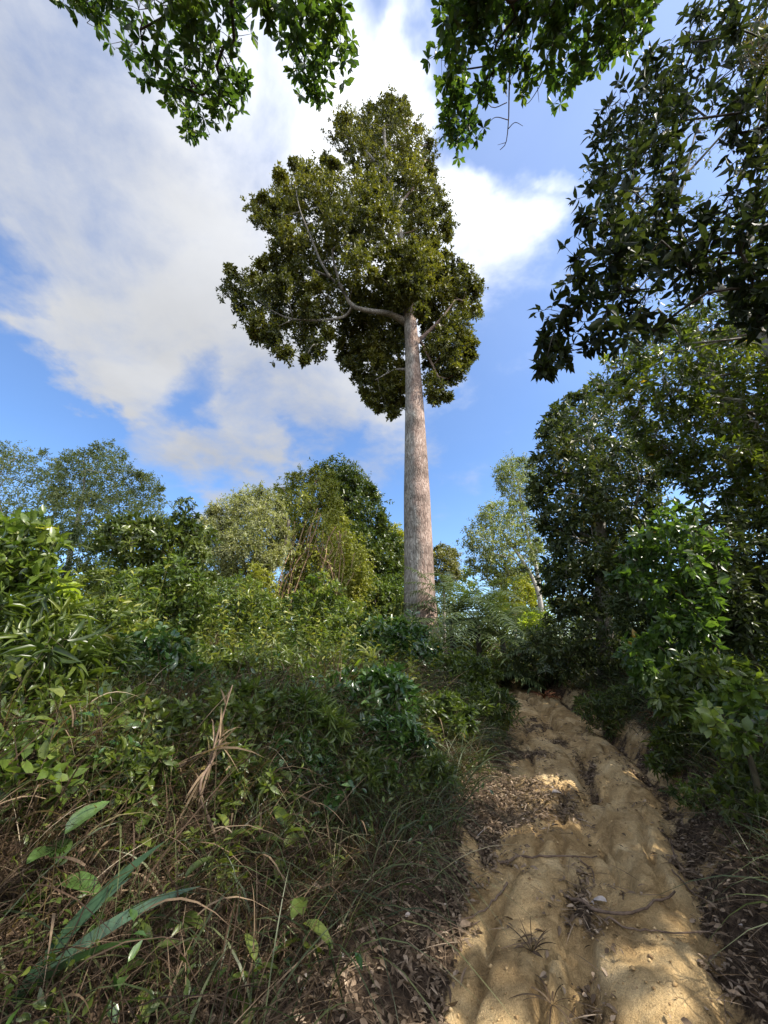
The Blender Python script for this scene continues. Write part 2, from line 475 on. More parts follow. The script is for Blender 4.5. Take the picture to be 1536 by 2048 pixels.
M = {
    'giant': leafmat('giant_foliage', (.028, .034, .009), (.080, .086, .016), (.19, .18, .030), trans=.28, rough=.5, spec=.35),
    'pale': leafmat('pale_foliage', (.09, .12, .04), (.175, .205, .07), (.28, .30, .11), trans=.3, rough=.45),
    'silver': leafmat('silvery_foliage', (.15, .165, .06), (.24, .25, .10), (.35, .34, .16), trans=.35),
    'vine': leafmat('vine_foliage', (.13, .15, .022), (.22, .23, .035), (.32, .31, .06), trans=.35),
    'deep': leafmat('deep_foliage', (.026, .045, .010), (.058, .086, .016), (.12, .145, .032), trans=.25, rough=.35),
    'yellow': leafmat('yellow_green_foliage', (.17, .19, .02), (.26, .27, .025), (.36, .34, .05), trans=.4),
    'olive': leafmat('olive_foliage', (.09, .095, .025), (.15, .15, .04), (.22, .20, .06), trans=.3),
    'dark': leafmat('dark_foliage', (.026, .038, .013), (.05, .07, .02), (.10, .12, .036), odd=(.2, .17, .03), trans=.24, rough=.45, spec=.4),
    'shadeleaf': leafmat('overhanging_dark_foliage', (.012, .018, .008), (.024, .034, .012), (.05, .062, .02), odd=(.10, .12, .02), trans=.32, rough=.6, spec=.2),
    'midr': leafmat('understorey_foliage', (.042, .064, .011), (.085, .115, .018), (.16, .18, .032), odd=(.32, .22, .03), trans=.4, rough=.4),
    'bright': leafmat('bright_foliage', (.03, .058, .012), (.06, .11, .02), (.115, .18, .038), odd=(.4, .24, .04), trans=.4, rough=.38),
    'over': leafmat('overhead_foliage', (.025, .05, .012), (.045, .08, .017), (.10, .14, .026), trans=.5, rough=.4, tgain=1.6),
    'bush': leafmat('bush_foliage', (.038, .062, .012), (.088, .122, .021), (.175, .20, .04), odd=(.30, .26, .06), trans=.4, rough=.38, spec=.6),
    'lush': leafmat('lush_foliage', (.045, .078, .014), (.09, .135, .022), (.17, .21, .045), odd=(.33, .32, .06), trans=.4, rough=.36, spec=.6),
    'gloss': leafmat('glossy_foliage', (.025, .06, .012), (.045, .095, .02), (.10, .16, .045), trans=.28, rough=.25, spec=.8),
    'limey': leafmat('limey_foliage', (.16, .22, .02), (.26, .33, .04), (.40, .44, .08), trans=.45),
    'straw': leafmat('straw_leaf', (.22, .25, .07), (.34, .36, .12), (.46, .46, .18), trans=.4),
    'palm': leafmat('palm_foliage', (.035, .055, .018), (.06, .088, .03), (.12, .15, .05), trans=.25, rough=.5, spec=.35),
    'blue': leafmat('bluish_blade', (.03, .065, .032), (.045, .09, .048), (.07, .12, .07), trans=.3, rough=.4),
    'dry': leafmat('dry_grass_straw', (.028, .018, .011), (.072, .045, .027), (.24, .17, .105), odd=(.42, .34, .24), trans=.25, rough=.7, spec=.2),
    'grass': leafmat('green_grass_blade', (.022, .034, .010), (.05, .07, .02), (.13, .14, .055), odd=(.36, .30, .18), trans=.35, rough=.5),
    'litter': leafmat('litter_leaf', (.055, .036, .022), (.17, .118, .075), (.33, .25, .175), odd=(.42, .36, .32), trans=.1, rough=.75, spec=.2),
    'crumb': leafmat('clay_crumb', (.16, .10, .055), (.42, .28, .13), (.58, .42, .22), trans=0, rough=.95, spec=.1),
    'rust': leafmat('rusty_frond', (.09, .03, .012), (.16, .055, .02), (.24, .09, .035), trans=.2, rough=.8),
    'hang': leafmat('hanging_vine_foliage', (.04, .042, .010), (.07, .07, .015), (.11, .10, .025), trans=.3),
    'bark_grey': barkmat('grey_bark', (.12, .10, .08), (.34, .30, .25), 5, .3, lichen=(.42, .42, .36)),
    'bark_pale': barkmat('pale_bark', (.22, .20, .17), (.46, .43, .37), 5, .3),
    'bark_dark': barkmat('dark_bark', (.025, .02, .016), (.085, .07, .055), 9, .3),
    'stem': barkmat('shrub_stem', (.03, .025, .015), (.09, .075, .04), 20, .4, bump=.2),
    'twig': barkmat('dead_twig', (.07, .045, .03), (.20, .14, .10), 25, .5, bump=.3),
    'vinestem': barkmat('vine_stem', (.14, .085, .045), (.33, .22, .13), 12, .3),
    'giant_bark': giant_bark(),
    'earth': groundmat(),
}

# ------------------------------------------------------------------ ground and path
SL = .03
_cp = [(2048, 1165, 640), (1850, 1175, 490), (1700, 1172, 390), (1600, 1168, 305), (1550, 1155, 265), (1500, 1135, 220), (1450, 1102, 180), (1420, 1070, 150), (1400, 1045, 130), (1390, 1018, 110)]
_cy, _cx, _ch = [], [], []
for py, px, wpx in _cp:
    d = ray(px, py); k = 1.6 / (SL * d[1] - d[2]); p = CAM + d * k
    _cy.append(p[1]); _cx.append(p[0]); _ch.append(wpx / FPX * k / 2)
_cy += [16.5, 20, 28, 60, 400]; _cx += [2.6, -.5, -6, -20, -100]; _ch += [.8, .8, .8, .8, .8]
_cy = [-30, -3] + _cy; _cx = [-4, -.8] + _cx; _ch = [.8, .8] + _ch


PITS = []
for px, py, ha, hb, hd in [(1208, 1600, .17, .42, .13), (1190, 1545, .10, .5, .08), (1165, 1525, .16, .2, .07), (1225, 1765, .12, .25, .07), (1120, 1480, .2, .25, .06)]:
    d = ray(px, py); k = 1.6 / (SL * d[1] - d[2]); PITS.append((d[0] * k, d[1] * k, ha, hb, hd))


def pcen(y): return np.interp(y, _cy, _cx)
def phw(y): return np.interp(y, _cy, _ch)


def terrain(x, y):
    x = np.asarray(x, float); y = np.asarray(y, float)
    hw = phw(y); t = x - pcen(y); u = t / hw
    near = sstep(40, 15, y)
    z = SL * np.clip(y, -5, 25)
    big = fbm(x, y, .18) - .5
    # banks
    lt = -t - hw * 1.0
    lb = .16 * sstep(0, .5, lt) + .62 * sstep(.35 + .5 * sstep(6, 2, y), 2.0 + .8 * sstep(6, 2, y), lt) + .035 * np.clip(lt, 0, 14)
    rt = t - hw * 1.0
    edge = .5 * (fbm(x, y, 1.7) - .5)
    rb = .30 * sstep(-.05, .42, rt + edge) + .5 * sstep(.2, 1.6, rt) + .05 * np.clip(rt, 0, 14)
    z = z + np.where(t < 0, lb, rb) * near + (1 - near) * .7 + big * sstep(1.5, 6, np.abs(t)) * 1.2
    # worn ridges and ruts of the track
    n1 = fbm(x, y, 1.1) - .5; n2 = fbm(x + 5, y, 4.0) - .5; n3 = fbm(x, y + 7, 14.0, 3) - .5
    wob = .12 * np.sin(y * 1.3 + .4) + .25 * (fbm(y, y * 0, .9) - .5)
    inn = sstep(1.5, 1.0, np.abs(u)) * near
    r1 = np.exp(-((u + .42 + wob * .5) / .34) ** 4) * .045
    r2 = np.exp(-((u - .52 - wob * .4) / .32) ** 4) * .06
    rut = np.exp(-((u - .06 - wob) / .12) ** 4) * -.15 * sstep(.35, .6, fbm(y * 0, y, .9) + .1)
    gl = np.exp(-((u + .95) / .2) ** 2) * -.04
    gr = np.exp(-((u - .98) / .10) ** 2) * -.06
    for q0, q1, q2, q3 in ((-.62, 3.1, .05, .045), (-.22, 5.7, .045, .05), (.36, 9.2, .04, .045), (.72, 13.9, .045, .055), (.2, 17.7, .035, .05)):
        ln = q0 + .5 * (fbm(y * 0 + q1, y, 1.3, 4) - .5)
        rut = rut - 1.7 * q3 * np.exp(-np.abs((u - ln) / q2) ** 3) * sstep(.42, .56, fbm(y * 0 + q1 * 3, y, 1.1, 3))
    for hx, hy, ha, hb, hd in PITS:
        rut = rut - hd * np.exp(-(((x - hx) / ha) ** 2 + ((y - hy) / hb) ** 2) ** 2)
    step = .10 * (((y + .9 * n1 + .3 * u) * .8) % 1) * sstep(.3, .6, fbm(y, u * 0, .7))
    z = z + inn * (r1 + r2 + rut + gl + gr + step + .06 * n1) + (.085 * n2 + .05 * n3 + .03 * (fbm(x + 2, y, 34.0, 2) - .5) + .10 * (np.abs(fbm(x + 31, y + 8, 2.2, 4) - .5) - .1) * sstep(1.6, 1.2, np.abs(u))) * near
    return z


def claymask(x, y):
    hw = phw(y); t = x - pcen(y); u = t / hw
    wob = .12 * np.sin(y * 1.3 + .4)
    n = fbm(x, y, 1.5); n2 = fbm(x + 3, y + 11, 5); n4 = fbm(x * 1.6 + 9, y * .7, 1.9, 5)
    core = sstep(-1.12, -.72, u + .5 * (n - .5)) * sstep(1.08, .82, u + .35 * (n2 - .5))
    core *= 1 - .6 * np.exp(-((u - .08 - wob) / .11) ** 2) * sstep(.42, .6, fbm(x, y, 1.2))
    core *= 1 - .62 * sstep(.49, .63, fbm(x + 40, y * .8 + 3, 1.5, 5)) * sstep(.30, -.25, u) * (.6 + .4 * sstep(2.9, 3.6, y))
    scarp = sstep(.98, 1.1, u + .3 * (n2 - .5)) * sstep(1.65, 1.25, u + .5 * (n - .5)) * sstep(.40, .62, fbm(x * 2, y * 2, 1.6, 5)) * sstep(2.2, 4, y)
    left = sstep(-.6, -.9, u) * sstep(-1.7, -1.2, u) * sstep(.52, .66, n4)
    c = np.maximum(core, np.maximum(scarp, left) * .9)
    c = c - .35 * sstep(.5, .75, n2)
    c = c * sstep(26, 18, y)
    return np.clip(c, 0, 1)


def axis(lo, flo, fhi, hi, step, g=1.12):
    mid = list(np.arange(flo, fhi, step)); a = []; s = step; v = flo
    while v > lo:
        s *= g; v -= s; a.append(v)
    b = []; s = step; v = mid[-1]
    while v < hi:
        s *= g; v += s; b.append(v)
    return np.array(a[::-1] + mid + b)


gx = axis(-420, -2.6, 6.4, 420, .035)
gy = []
v = 1.0; 
while v < 500:
    gy.append(v); v += max(.028, .0085 * v) * (1 if v < 22 else 1.6)
gy = np.concatenate([-np.cumsum(.25 * 1.18 ** np.arange(32))[::-1] + 1.0, np.array(gy)])
X, Yg = np.meshgrid(gx, gy)
Z = terrain(X, Yg)
gm = MB()
nx, ny = len(gx), len(gy)
ii = (np.arange(ny - 1)[:, None] * nx + np.arange(nx - 1)[None])
gf = np.stack([ii, ii + 1, ii + nx + 1, ii + nx], -1).reshape(-1, 4)
gm.add(np.stack([X, Yg, Z], -1), gf, .5, claymask(X, Yg).ravel())
ground = gm.build('ground', M['earth'], smooth=True)
tag(ground, None, None, kind='structure')


def hit(px, py):
    """where the line of sight meets the ground"""
    d = ray(px, py); d = d / np.linalg.norm(d)
    s = np.linspace(.5, 60, 4000); q = CAM + d * s[:, None]
    below = q[:, 2] < terrain(q[:, 0], q[:, 1])
    return q[np.argmax(below)] if below.any() else q[-1]


def on(x, y): return np.array([x, y, float(terrain(x, y))])


# ------------------------------------------------------------------ plants
def crown_mesh(clumps, spec, lm, sm):
    for p, r in clumps:
        m = max(3, int(spec['m'] * spec.get('dens', 1) * rng.uniform(.75, 1.25)))
        dd = nrm(rng.normal(0, 1, (m, 3)) + np.array([0, 0, spec.get('up', .2)]))
        off = rng.normal(0, .33, (m, 3)) * r
        ln = r * rng.uniform(.45, .95, m) * spec.get('len', 1)
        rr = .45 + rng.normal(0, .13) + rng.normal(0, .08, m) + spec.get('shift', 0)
        if sm is not None:
            bs = np.asarray(p) + off; w_ = spec.get('sr', .006); tri = np.array([[1, 0, 0], [-.5, .8, .3], [-.5, -.8, -.3]]) * w_
            vv = np.concatenate([np.broadcast_to(np.asarray(p), bs.shape)[:, None] + tri[None], bs[:, None] + tri[None] * .9], 1)
            ff = np.array([[0, 1, 4, 3], [1, 2, 5, 4], [2, 0, 3, 5]])
            sm.add(vv.reshape(-1, 3), (ff[None] + (np.arange(m) * 6)[:, None, None]).reshape(-1, 4))
        sprigs(lm, sm, np.asarray(p) + off, dd, ln, spec['k'], spec['tm'], spec['L'], spec['W'], rr,
               s0=spec.get('s0', .3), splay=spec.get('splay', .6), sag=spec.get('sag', .25), flat=spec.get('flat', .7), sr=spec.get('sr', .006))


def plant(name, label, cat, trunk, r0, r1, clumps, spec, bark, group=None, sides=8, start=.35, wig=.12, rmin=None, woody='trunk', leafy='crown', ntr=14, flare=0, branch='branches'):
    trunk = spline(trunk, ntr)
    base = trunk[0]
    trad = np.linspace(r0, r1, ntr) + flare * np.exp(-np.linspace(0, 1, ntr) * 14)
    root = empty(name, base, label, cat, group)
    wm = MB(); tube(wm, trunk, trad, sides)
    one = woody == 'stem'
    if not one: wm.build(woody, M[bark], root, base, smooth=True)
    bm_ = wm if one else MB(); grow(bm_, trunk, trad, [c[0] for c in clumps], rmin or r1 * .25, start=start, wig=wig)
    lm = MB(); sm = bm_ if spec.get('stems') else None
    crown_mesh(clumps, spec, lm, sm)
    bm_.build('stems' if one else branch, M[bark], root, base)
    lm.build(leafy, M[spec['mat']], root, base)
    return root, trunk


# ---- the giant
gt = [P(843, 1352, 19.0), P(841, 1260, 19.0), P(838, 1150, 19.0), P(834, 1000, 19.0), P(830, 850, 19.0), P(825, 720, 19.0), P(818, 620, 19.0), P(800, 470, 19.4), P(775, 350, 19.6), P(768, 250, 19.8)]
gw = [96, 70, 60, 53, 40, 29, 24, 13, 8, 4]
gpoly = [(775, 190), (815, 205), (830, 245), (855, 265), (875, 310), (868, 350), (885, 395), (905, 430), (900, 480), (910, 515), (940, 540), (965, 575), (960, 630), (945, 665), (955, 700), (925, 750), (915, 790), (880, 810), (850, 800), (815, 835), (795, 835), (760, 825), (725, 800), (715, 765), (685, 730), (675, 690), (668, 668), (650, 700), (640, 725), (600, 725), (575, 695), (545, 715), (520, 690), (490, 660), (460, 630), (445, 590), (440, 550), (465, 535), (485, 555), (500, 530), (540, 505), (550, 490), (530, 470), (510, 455), (490, 440), (485, 410), (510, 390), (545, 375), (550, 335), (600, 320), (630, 325), (660, 310), (690, 325), (700, 340), (690, 315), (670, 305), (655, 285), (657, 255), (690, 225), (735, 215)]


def giant():
    t = spline(gt, 60)
    w = np.interp(np.linspace(0, 9, 60), range(10), gw)
    rad = np.array([w[i] * .5 * float((t[i] - CAM) @ FWD) / FPX for i in range(60)])
    base = t[0]
    root = empty('giant_tree', base, 'towering giant tree with tall bare pinkish grey trunk and spreading olive crown', 'tree')
    # trunk with slight fluting and buttressed foot
    S = 40
    ang = np.arange(S) / S * 2 * pi
    hz = t[:, 2] - base[2]
    fl = 1 + .05 * np.sin(ang * 5 + 1)[None] * np.exp(-hz / 3)[:, None] + .22 * np.maximum(np.sin(ang * 5 + 1), 0)[None] * np.exp(-hz / .9)[:, None] \
        + .03 * (fbm(ang[None] * 2 + 0 * hz[:, None], hz[:, None] * .8 + 0 * ang[None], 1.0) - .5)
    v = t[:, None] + (rad[:, None] * fl)[..., None] * np.stack([np.cos(ang), np.sin(ang), 0 * ang], -1)[None]
    i = np.arange(59)[:, None] * S; j = np.arange(S)[None]; k = (j + 1) % S
    mb = MB(); mb.add(v, np.stack([i + j, i + k, i + S + k, i + S + j], -1).reshape(-1, 4))
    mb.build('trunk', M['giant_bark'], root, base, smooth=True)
    cl = []
    for poly, n, Y, dm in [
        ([(550, 335), (600, 318), (660, 310), (700, 342), (760, 350), (805, 400), (808, 470), (800, 540), (760, 560), (720, 600), (690, 640), (668, 668), (640, 727), (600, 727), (545, 717), (490, 662), (443, 590), (438, 548), (465, 533), (485, 555), (540, 505), (550, 490), (508, 457), (492, 408), (545, 378)], 110, 17.7, 2.0),
        ([(775, 186), (817, 203), (832, 245), (872, 290), (870, 350), (888, 395), (908, 430), (902, 485), (850, 505), (800, 480), (790, 400), (740, 350), (700, 340), (690, 315), (653, 285), (655, 255), (690, 223), (735, 213)], 66, 20.8, 2.4),
        ([(815, 490), (860, 478), (912, 515), (968, 575), (962, 630), (946, 665), (957, 700), (927, 750), (917, 792), (880, 812), (850, 802), (845, 700), (840, 640), (800, 600), (790, 540)], 58, 19.6, 1.8),
        ([(680, 640), (715, 590), (755, 545), (830, 530), (840, 600), (825, 650), (815, 720), (812, 838), (795, 838), (760, 828), (725, 802), (713, 765), (683, 730), (670, 690)], 66, 20.9, .9)]:
        cl += poly_clumps(poly, n, 29, Y, dm, inset=.72, rvar=.35)
    cl += poly_clumps([(765, 500), (850, 480), (870, 540), (862, 600), (846, 640), (800, 632), (770, 590)], 20, 24, 17.8, .5, inset=.6)
    # keep the bole clear in front below the first fork
    keep = []
    for p, r in cl:
        d = p - CAM; px = 768 + FPX * (d @ RGT) / (d @ FWD); py = 1024 - FPX * (d @ UPV) / (d @ FWD)
        if abs(px - 826) < 34 and py > 655 and p[1] < 20.2:
            dp = ray(px, py); p = CAM + dp * ((20.4 + rng.random() * 2.5) / dp[1])
        keep.append((p, r))
    bm_ = MB()
    # main limbs
    limbs = [([(812, 645), (780, 628), (740, 622), (705, 612), (685, 580), (660, 555), (625, 540), (580, 520)], 18.1, .19),
             ([(705, 612), (690, 632), (650, 640), (600, 640), (560, 630), (515, 600)], 17.9, .10),
             ([(685, 580), (672, 540), (665, 500), (690, 490), (725, 485), (760, 470)], 17.6, .10),
             ([(660, 555), (640, 520), (620, 470), (600, 420), (590, 370)], 17.9, .10),
             ([(826, 690), (850, 670), (880, 640), (910, 600)], 18.9, .18), 
             ([(822, 660), (845, 690), (870, 740), (885, 770)], 19.2, .12), ([(826, 740), (790, 740), (750, 760)], 19.6, .11),
             ([(805, 520), (770, 440), (730, 400), (700, 370)], 18.8, .16), ([(790, 420), (830, 370), (850, 320)], 19.4, .13), ([(780, 360), (730, 300), (690, 270)], 19.8, .12)]
    cl = []
    for p, r in keep:
        d = p - CAM; px = 768 + FPX * (d @ RGT) / (d @ FWD); py = 1024 - FPX * (d @ UPV) / (d @ FWD)
        for pts, Y, lr in limbs[:5]:
            for (a0, b0), (a1, b1) in zip(pts[:-1], pts[1:]):
                e2 = np.array([a1 - a0, b1 - b0]); u_ = np.clip(((px - a0) * e2[0] + (py - b0) * e2[1]) / (e2 @ e2), 0, 1)
                if np.hypot(px - a0 - u_ * e2[0], py - b0 - u_ * e2[1]) < 17 and p[1] < Y + .9:
                    dp = ray(px, py); p = CAM + dp * ((Y + 1.0 + rng.random() * 2) / dp[1]); break
        cl.append((p, r))
    anchors = [tuple(q) for q in t[34:]]; arad = list(rad[34:])
    for pts, Y, r in limbs:
        c = spline([P(a, b, Y + (19 - Y) * max(0, 1 - q * .8) * (pts[0][0] > 780) + .35 * math.sin(q * 1.7)) for q, (a, b) in enumerate(pts)], 16)
        tube(bm_, c, np.linspace(r, r * .2, 16) * (1 + .5 * np.exp(-np.arange(16) / 1.2) * (pts[0][0] > 780)), 8)
        anchors += [tuple(q) for q in c[2:]]; arad += list(np.linspace(r, r * .2, 16)[2:])
    grow(bm_, np.array(anchors), arad, [c[0] for c in cl], .02, start=0, wig=.16)
    lm = MB()
    spec = dict(mat='giant', m=56, k=10, tm=RHOMB, L=.27, W=.14, up=.35, sag=.05, flat=.6, splay=.5, s0=.35, len=.8)
    crown_mesh(cl, spec, lm, None)
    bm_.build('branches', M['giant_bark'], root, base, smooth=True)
    lm.build('crown', M['giant'], root, base)


giant()

# ---- background trees
def bgtree(name, label, poly, n, rpx, Y, dmax, foot, mids, r0, spec, bark, group=None, **kw):
    cl = poly_clumps(poly, n, rpx, Y, dmax)
    cen = np.mean(poly, 0)
    f = P(foot[0], foot[1], Y); f[2] = min(f[2], terrain(f[0], f[1])) - .05 if foot[1] > 1200 else float(terrain(f[0], f[1])) - .05
    f = np.array([f[0], Y, float(terrain(f[0], Y)) - .05])
    tr = [f] + [P(a, b, Y + e) for a, b, e in mids]
    return plant(name, label, 'tree', tr, r0, r0 * .3, cl, spec, bark, group, **kw)


AIRY = dict(mat='pale', m=22, k=9, tm=RHOMB, L=.22, W=.09, up=.5, sag=.15, flat=.5, splay=.45, len=1.1)
bgtree('rubber_tree', 'airy pale green rubber tree with thin whitish limbs at the far left edge', [(-160, 960), (-120, 900), (-40, 890), (30, 885), (65, 905), (100, 900), (125, 940), (120, 1010), (90, 1070), (20, 1090), (-80, 1080), (-150, 1040)],
       85, 26, 26, 3, (20, 1250), [(15, 1120, 0), (0, 1020, 0), (-10, 950, 0)], .22, AIRY, 'bark_pale', group='airy rubber trees beyond the left bank')
bgtree('rubber_tree', 'airy pale green rubber tree with straight slim trunk and rounded crown beyond the dark sapling', [(110, 940), (130, 900), (165, 905), (215, 880), (245, 900), (265, 940), (310, 955), (335, 1000), (340, 1050), (320, 1085), (250, 1100), (180, 1105), (120, 1080), (100, 1010)],
       110, 25, 24, 3, (135, 1260), [(136, 1140, 0), (150, 1060, 0), (165, 1000, 0), (170, 940, 0)], .2, dict(AIRY, m=23), 'bark_pale', group='airy rubber trees beyond the left bank', start=.4, rmin=.012)
bgtree('shade_tree', 'dense dark green tree low behind the airy rubber trees on the left', [(-60, 1060), (40, 1040), (140, 1050), (200, 1090), (190, 1170), (60, 1190), (-60, 1180)], 60, 28, 21, 2, (70, 1260), [(75, 1180, 0), (80, 1100, 0)], .18, dict(AIRY, mat='deep', m=22), 'bark_dark')
bgtree('willowy_tree', 'silvery olive tree with fine drooping foliage and dark leaning trunk left of the vine-draped tree',
       [(395, 1045), (420, 1010), (470, 985), (520, 968), (555, 985), (572, 1030), (575, 1080), (560, 1130), (510, 1160), (450, 1155), (400, 1120)],
       95, 24, 18.0, 2.2, (470, 1290), [(512, 1180, 0), (560, 1110, 0), (578, 1040, 0)], .24, dict(mat='silver', m=40, k=9, tm=RHOMB, L=.18, W=.055, up=-.3, sag=.6, flat=.2, splay=.7), 'bark_dark', start=.3, rmin=.018)
bgtree('glossy_tree', 'dense dark green tree rising just right of the vine-draped tree', [(640, 940), (662, 918), (694, 924), (726, 955), (754, 983), (770, 1040), (795, 1080), (812, 1130), (808, 1210), (740, 1250), (670, 1210), (655, 1080), (650, 1000)],
       150, 26, 25, 3, (710, 1290), [(705, 1150, 0), (695, 1050, 0), (690, 980, 0)], .28, dict(mat='deep', m=30, k=8, tm=RHOMB, L=.3, W=.13, up=.4, sag=.1, shift=.05), 'bark_dark')
vt_root, vt = bgtree('vine_draped_tree', 'yellowish green tree smothered in hanging vines and tangled brown stems',
       [(548, 1040), (556, 960), (598, 940), (640, 928), (672, 948), (680, 1010), (700, 1050), (730, 1090), (742, 1150), (720, 1210), (640, 1240), (588, 1235), (565, 1180), (575, 1110)],
       150, 27, 21.5, 2.8, (600, 1290), [(595, 1180, 0), (605, 1080, 0), (620, 1000, 0)], .22, dict(mat='vine', m=28, k=9, tm=RHOMB, L=.22, W=.09, up=-.4, sag=.7, flat=.2, splay=.75), 'vinestem')
def hanging_strands(root, base, items, name, mat, leafm=None, r=.02, sw=.25):
    mb = MB(); lm = MB()
    for (a, b, Y), (c, d, Y2), sag in items:
        p = P(a, b, Y); q = P(c, d, Y2); mid = (p + q) / 2 + np.array([rng.normal(0, sw), rng.normal(0, sw), -sag])
        cv = spline([p, (p * .7 + q * .3) + rng.normal(0, sw * .5, 3), mid, q], 14)
        tube(mb, cv, r * rng.uniform(.6, 1.2), 5)
        if leafm:
            k = 26; i = rng.integers(0, 14, k)
            leaves(lm, RHOMB, cv[i] + rng.normal(0, .1, (k, 3)), rng.normal(0, .5, (k, 3)) - np.array([0, 0, .7]), .2 * rng.uniform(.6, 1.2, k), .08, rng.random(k))
    mb.build(name, M[mat], root, base)
    if leafm: lm.build('vine_leaves', M[leafm], root, base)
hanging_strands(vt_root, vt[0], [((585 + rng.uniform(-10, 60), 1010 + rng.uniform(0, 80), 20.2), (520 + rng.uniform(0, 60), 1250, 19.5), rng.uniform(0, .4)) for _ in range(12)]
                + [((640 + rng.uniform(-10, 70), 1050 + rng.uniform(0, 60), 19.8), (625 + rng.uniform(-5, 60), 1190, 19.6), 0) for _ in range(14)], 'vine_stem', 'vinestem', 'vine', .028)
bgtree('yellow_tree', 'small bright yellow-green tree peeking out left of the giant trunk', [(766, 1062), (795, 1050), (814, 1085), (818, 1150), (790, 1160), (772, 1115)], 26, 20, 28, 1.5, (795, 1290), [(796, 1180, 0), (795, 1100, 0)], .14, dict(AIRY, mat='yellow', m=26, L=.25, W=.11), 'bark_grey')
bgtree('olive_tree', 'small olive bush-topped tree showing just right of the giant trunk', [(862, 1105), (888, 1088), (914, 1108), (918, 1165), (880, 1185), (862, 1150)], 26, 20, 30, 1.5, (888, 1290), [(888, 1180, 0), (888, 1120, 0)], .14, dict(AIRY, mat='olive', m=26, L=.25, W=.1), 'bark_grey')
bgtree('slender_tree', 'tall slender pale tree with leaning white trunk behind the dark right-hand tree', [(988, 945), (1005, 920), (1035, 912), (1066, 920), (1075, 965), (1065, 1015), (1030, 1012), (1000, 985)], 40, 21, 25, 1.6, (1085, 1290), [(1075, 1150, 0), (1050, 1050, 0), (1035, 960, 0)], .18, dict(AIRY, m=19, L=.19, W=.075), 'bark_pale', group='airy trees at the bend of the path')
bgtree('slender_tree', 'wide airy pale tree with curved white limb above the palms right of the giant trunk', [(922, 1100), (930, 1058), (960, 1020), (1000, 998), (1050, 1008), (1085, 1060), (1085, 1120), (1040, 1150), (1000, 1180), (950, 1155)], 75, 23, 21, 2.2, (1090, 1300), [(1080, 1200, 0), (1062, 1150, 0), (1030, 1100, 0), (1000, 1060, 0)], .16, dict(AIRY, m=19, L=.19, W=.075), 'bark_pale', group='airy trees at the bend of the path', rmin=.012)
bgtree('yellow_tree', 'low yellowish sunlit tree under the airy trees at the end of the path', [(990, 1160), (1020, 1140), (1060, 1150), (1070, 1210), (1040, 1235), (995, 1225)], 26, 20, 26, 1.5, (1030, 1290), [(1030, 1240, 0), (1030, 1180, 0)], .12, dict(AIRY, mat='yellow', m=18), 'bark_grey')
bgtree('far_tree', 'hazy green tree crown low in the gap left of the vine-draped tree', [(400, 1150), (460, 1140), (560, 1160), (600, 1200), (560, 1250), (440, 1250), (390, 1210)], 60, 24, 27, 2, (490, 1290), [(490, 1240, 0), (490, 1180, 0)], .15, dict(AIRY, m=22), 'bark_grey')
bgtree('far_tree', 'leafy green tree crown low between the vine-draped tree and the giant trunk', [(690, 1180), (740, 1150), (800, 1160), (815, 1220), (790, 1270), (700, 1270)], 50, 24, 23, 2, (750, 1300), [(750, 1260, 0), (750, 1200, 0)], .15, dict(AIRY, mat='lush', m=24), 'bark_dark')
bgtree('far_tree', 'low dark green tree far behind the dark sapling at the left', [(180, 1120), (260, 1100), (350, 1110), (400, 1150), (390, 1230), (200, 1240)], 60, 26, 22, 2, (300, 1290), [(300, 1230, 0), (300, 1160, 0)], .15, dict(AIRY, mat='bush', m=20), 'bark_dark')

# ---- right side trees
bgtree('dark_tree', 'big dark dense-leaved tree standing right of the path bend with grey trunk half hidden',
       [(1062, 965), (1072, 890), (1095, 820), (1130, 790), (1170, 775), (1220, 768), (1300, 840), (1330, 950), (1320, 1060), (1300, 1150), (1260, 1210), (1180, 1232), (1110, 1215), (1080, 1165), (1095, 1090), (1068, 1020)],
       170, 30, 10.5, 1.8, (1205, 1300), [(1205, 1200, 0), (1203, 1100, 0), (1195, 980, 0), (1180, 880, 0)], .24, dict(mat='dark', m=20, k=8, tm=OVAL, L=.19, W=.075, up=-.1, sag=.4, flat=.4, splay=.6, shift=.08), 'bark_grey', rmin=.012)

jtr = [P(1760, 1180, 7.0), P(1560, 940, 7.2), P(1440, 780, 7.2), P(1380, 640, 7.2)]
jtr = [on(jtr[0][0], 7.0) - np.array([0, 0, .05])] + jtr[1:]
plant('leaning_tree', 'yellow-green tree with thick grey leaning trunk reaching in from the right edge', 'tree', jtr, .26, .08,
      poly_clumps([(1180, 765), (1210, 715), (1260, 690), (1330, 640), (1420, 600), (1560, 560), (1680, 640), (1700, 1000), (1600, 1060), (1500, 1060), (1420, 1000), (1340, 970), (1290, 900), (1240, 810)], 190, 36, 7.0, 1.3),
      dict(mat='midr', m=14, k=8, tm=OVAL, L=.16, W=.065, up=0, sag=.3, flat=.5, stems=1, sr=.005), 'bark_grey', rmin=.008, ntr=20)

# near overhanging tree of big pointed leaves
itr = [on(5.2, 2.6), np.array([5.3, 2.5, 2.5]), np.array([5.4, 2.4, 4.5]), np.array([5.3, 2.4, 6.2]), np.array([5.2, 2.5, 7.6])]
ip = [(1085, 690), (1075, 735), (1110, 745), (1140, 700), (1200, 690), (1290, 680), (1380, 640), (1500, 640), (1640, 700), (1760, 600), (1780, 200), (1700, -60), (1480, -60), (1400, 10), (1340, 55), (1300, 110), (1275, 170), (1215, 185), (1180, 260), (1195, 330), (1165, 370), (1175, 420), (1135, 435), (1160, 490), (1110, 560), (1110, 620)]
icl = poly_clumps(ip, 185, 38, 2.9, .55, inset=.35)
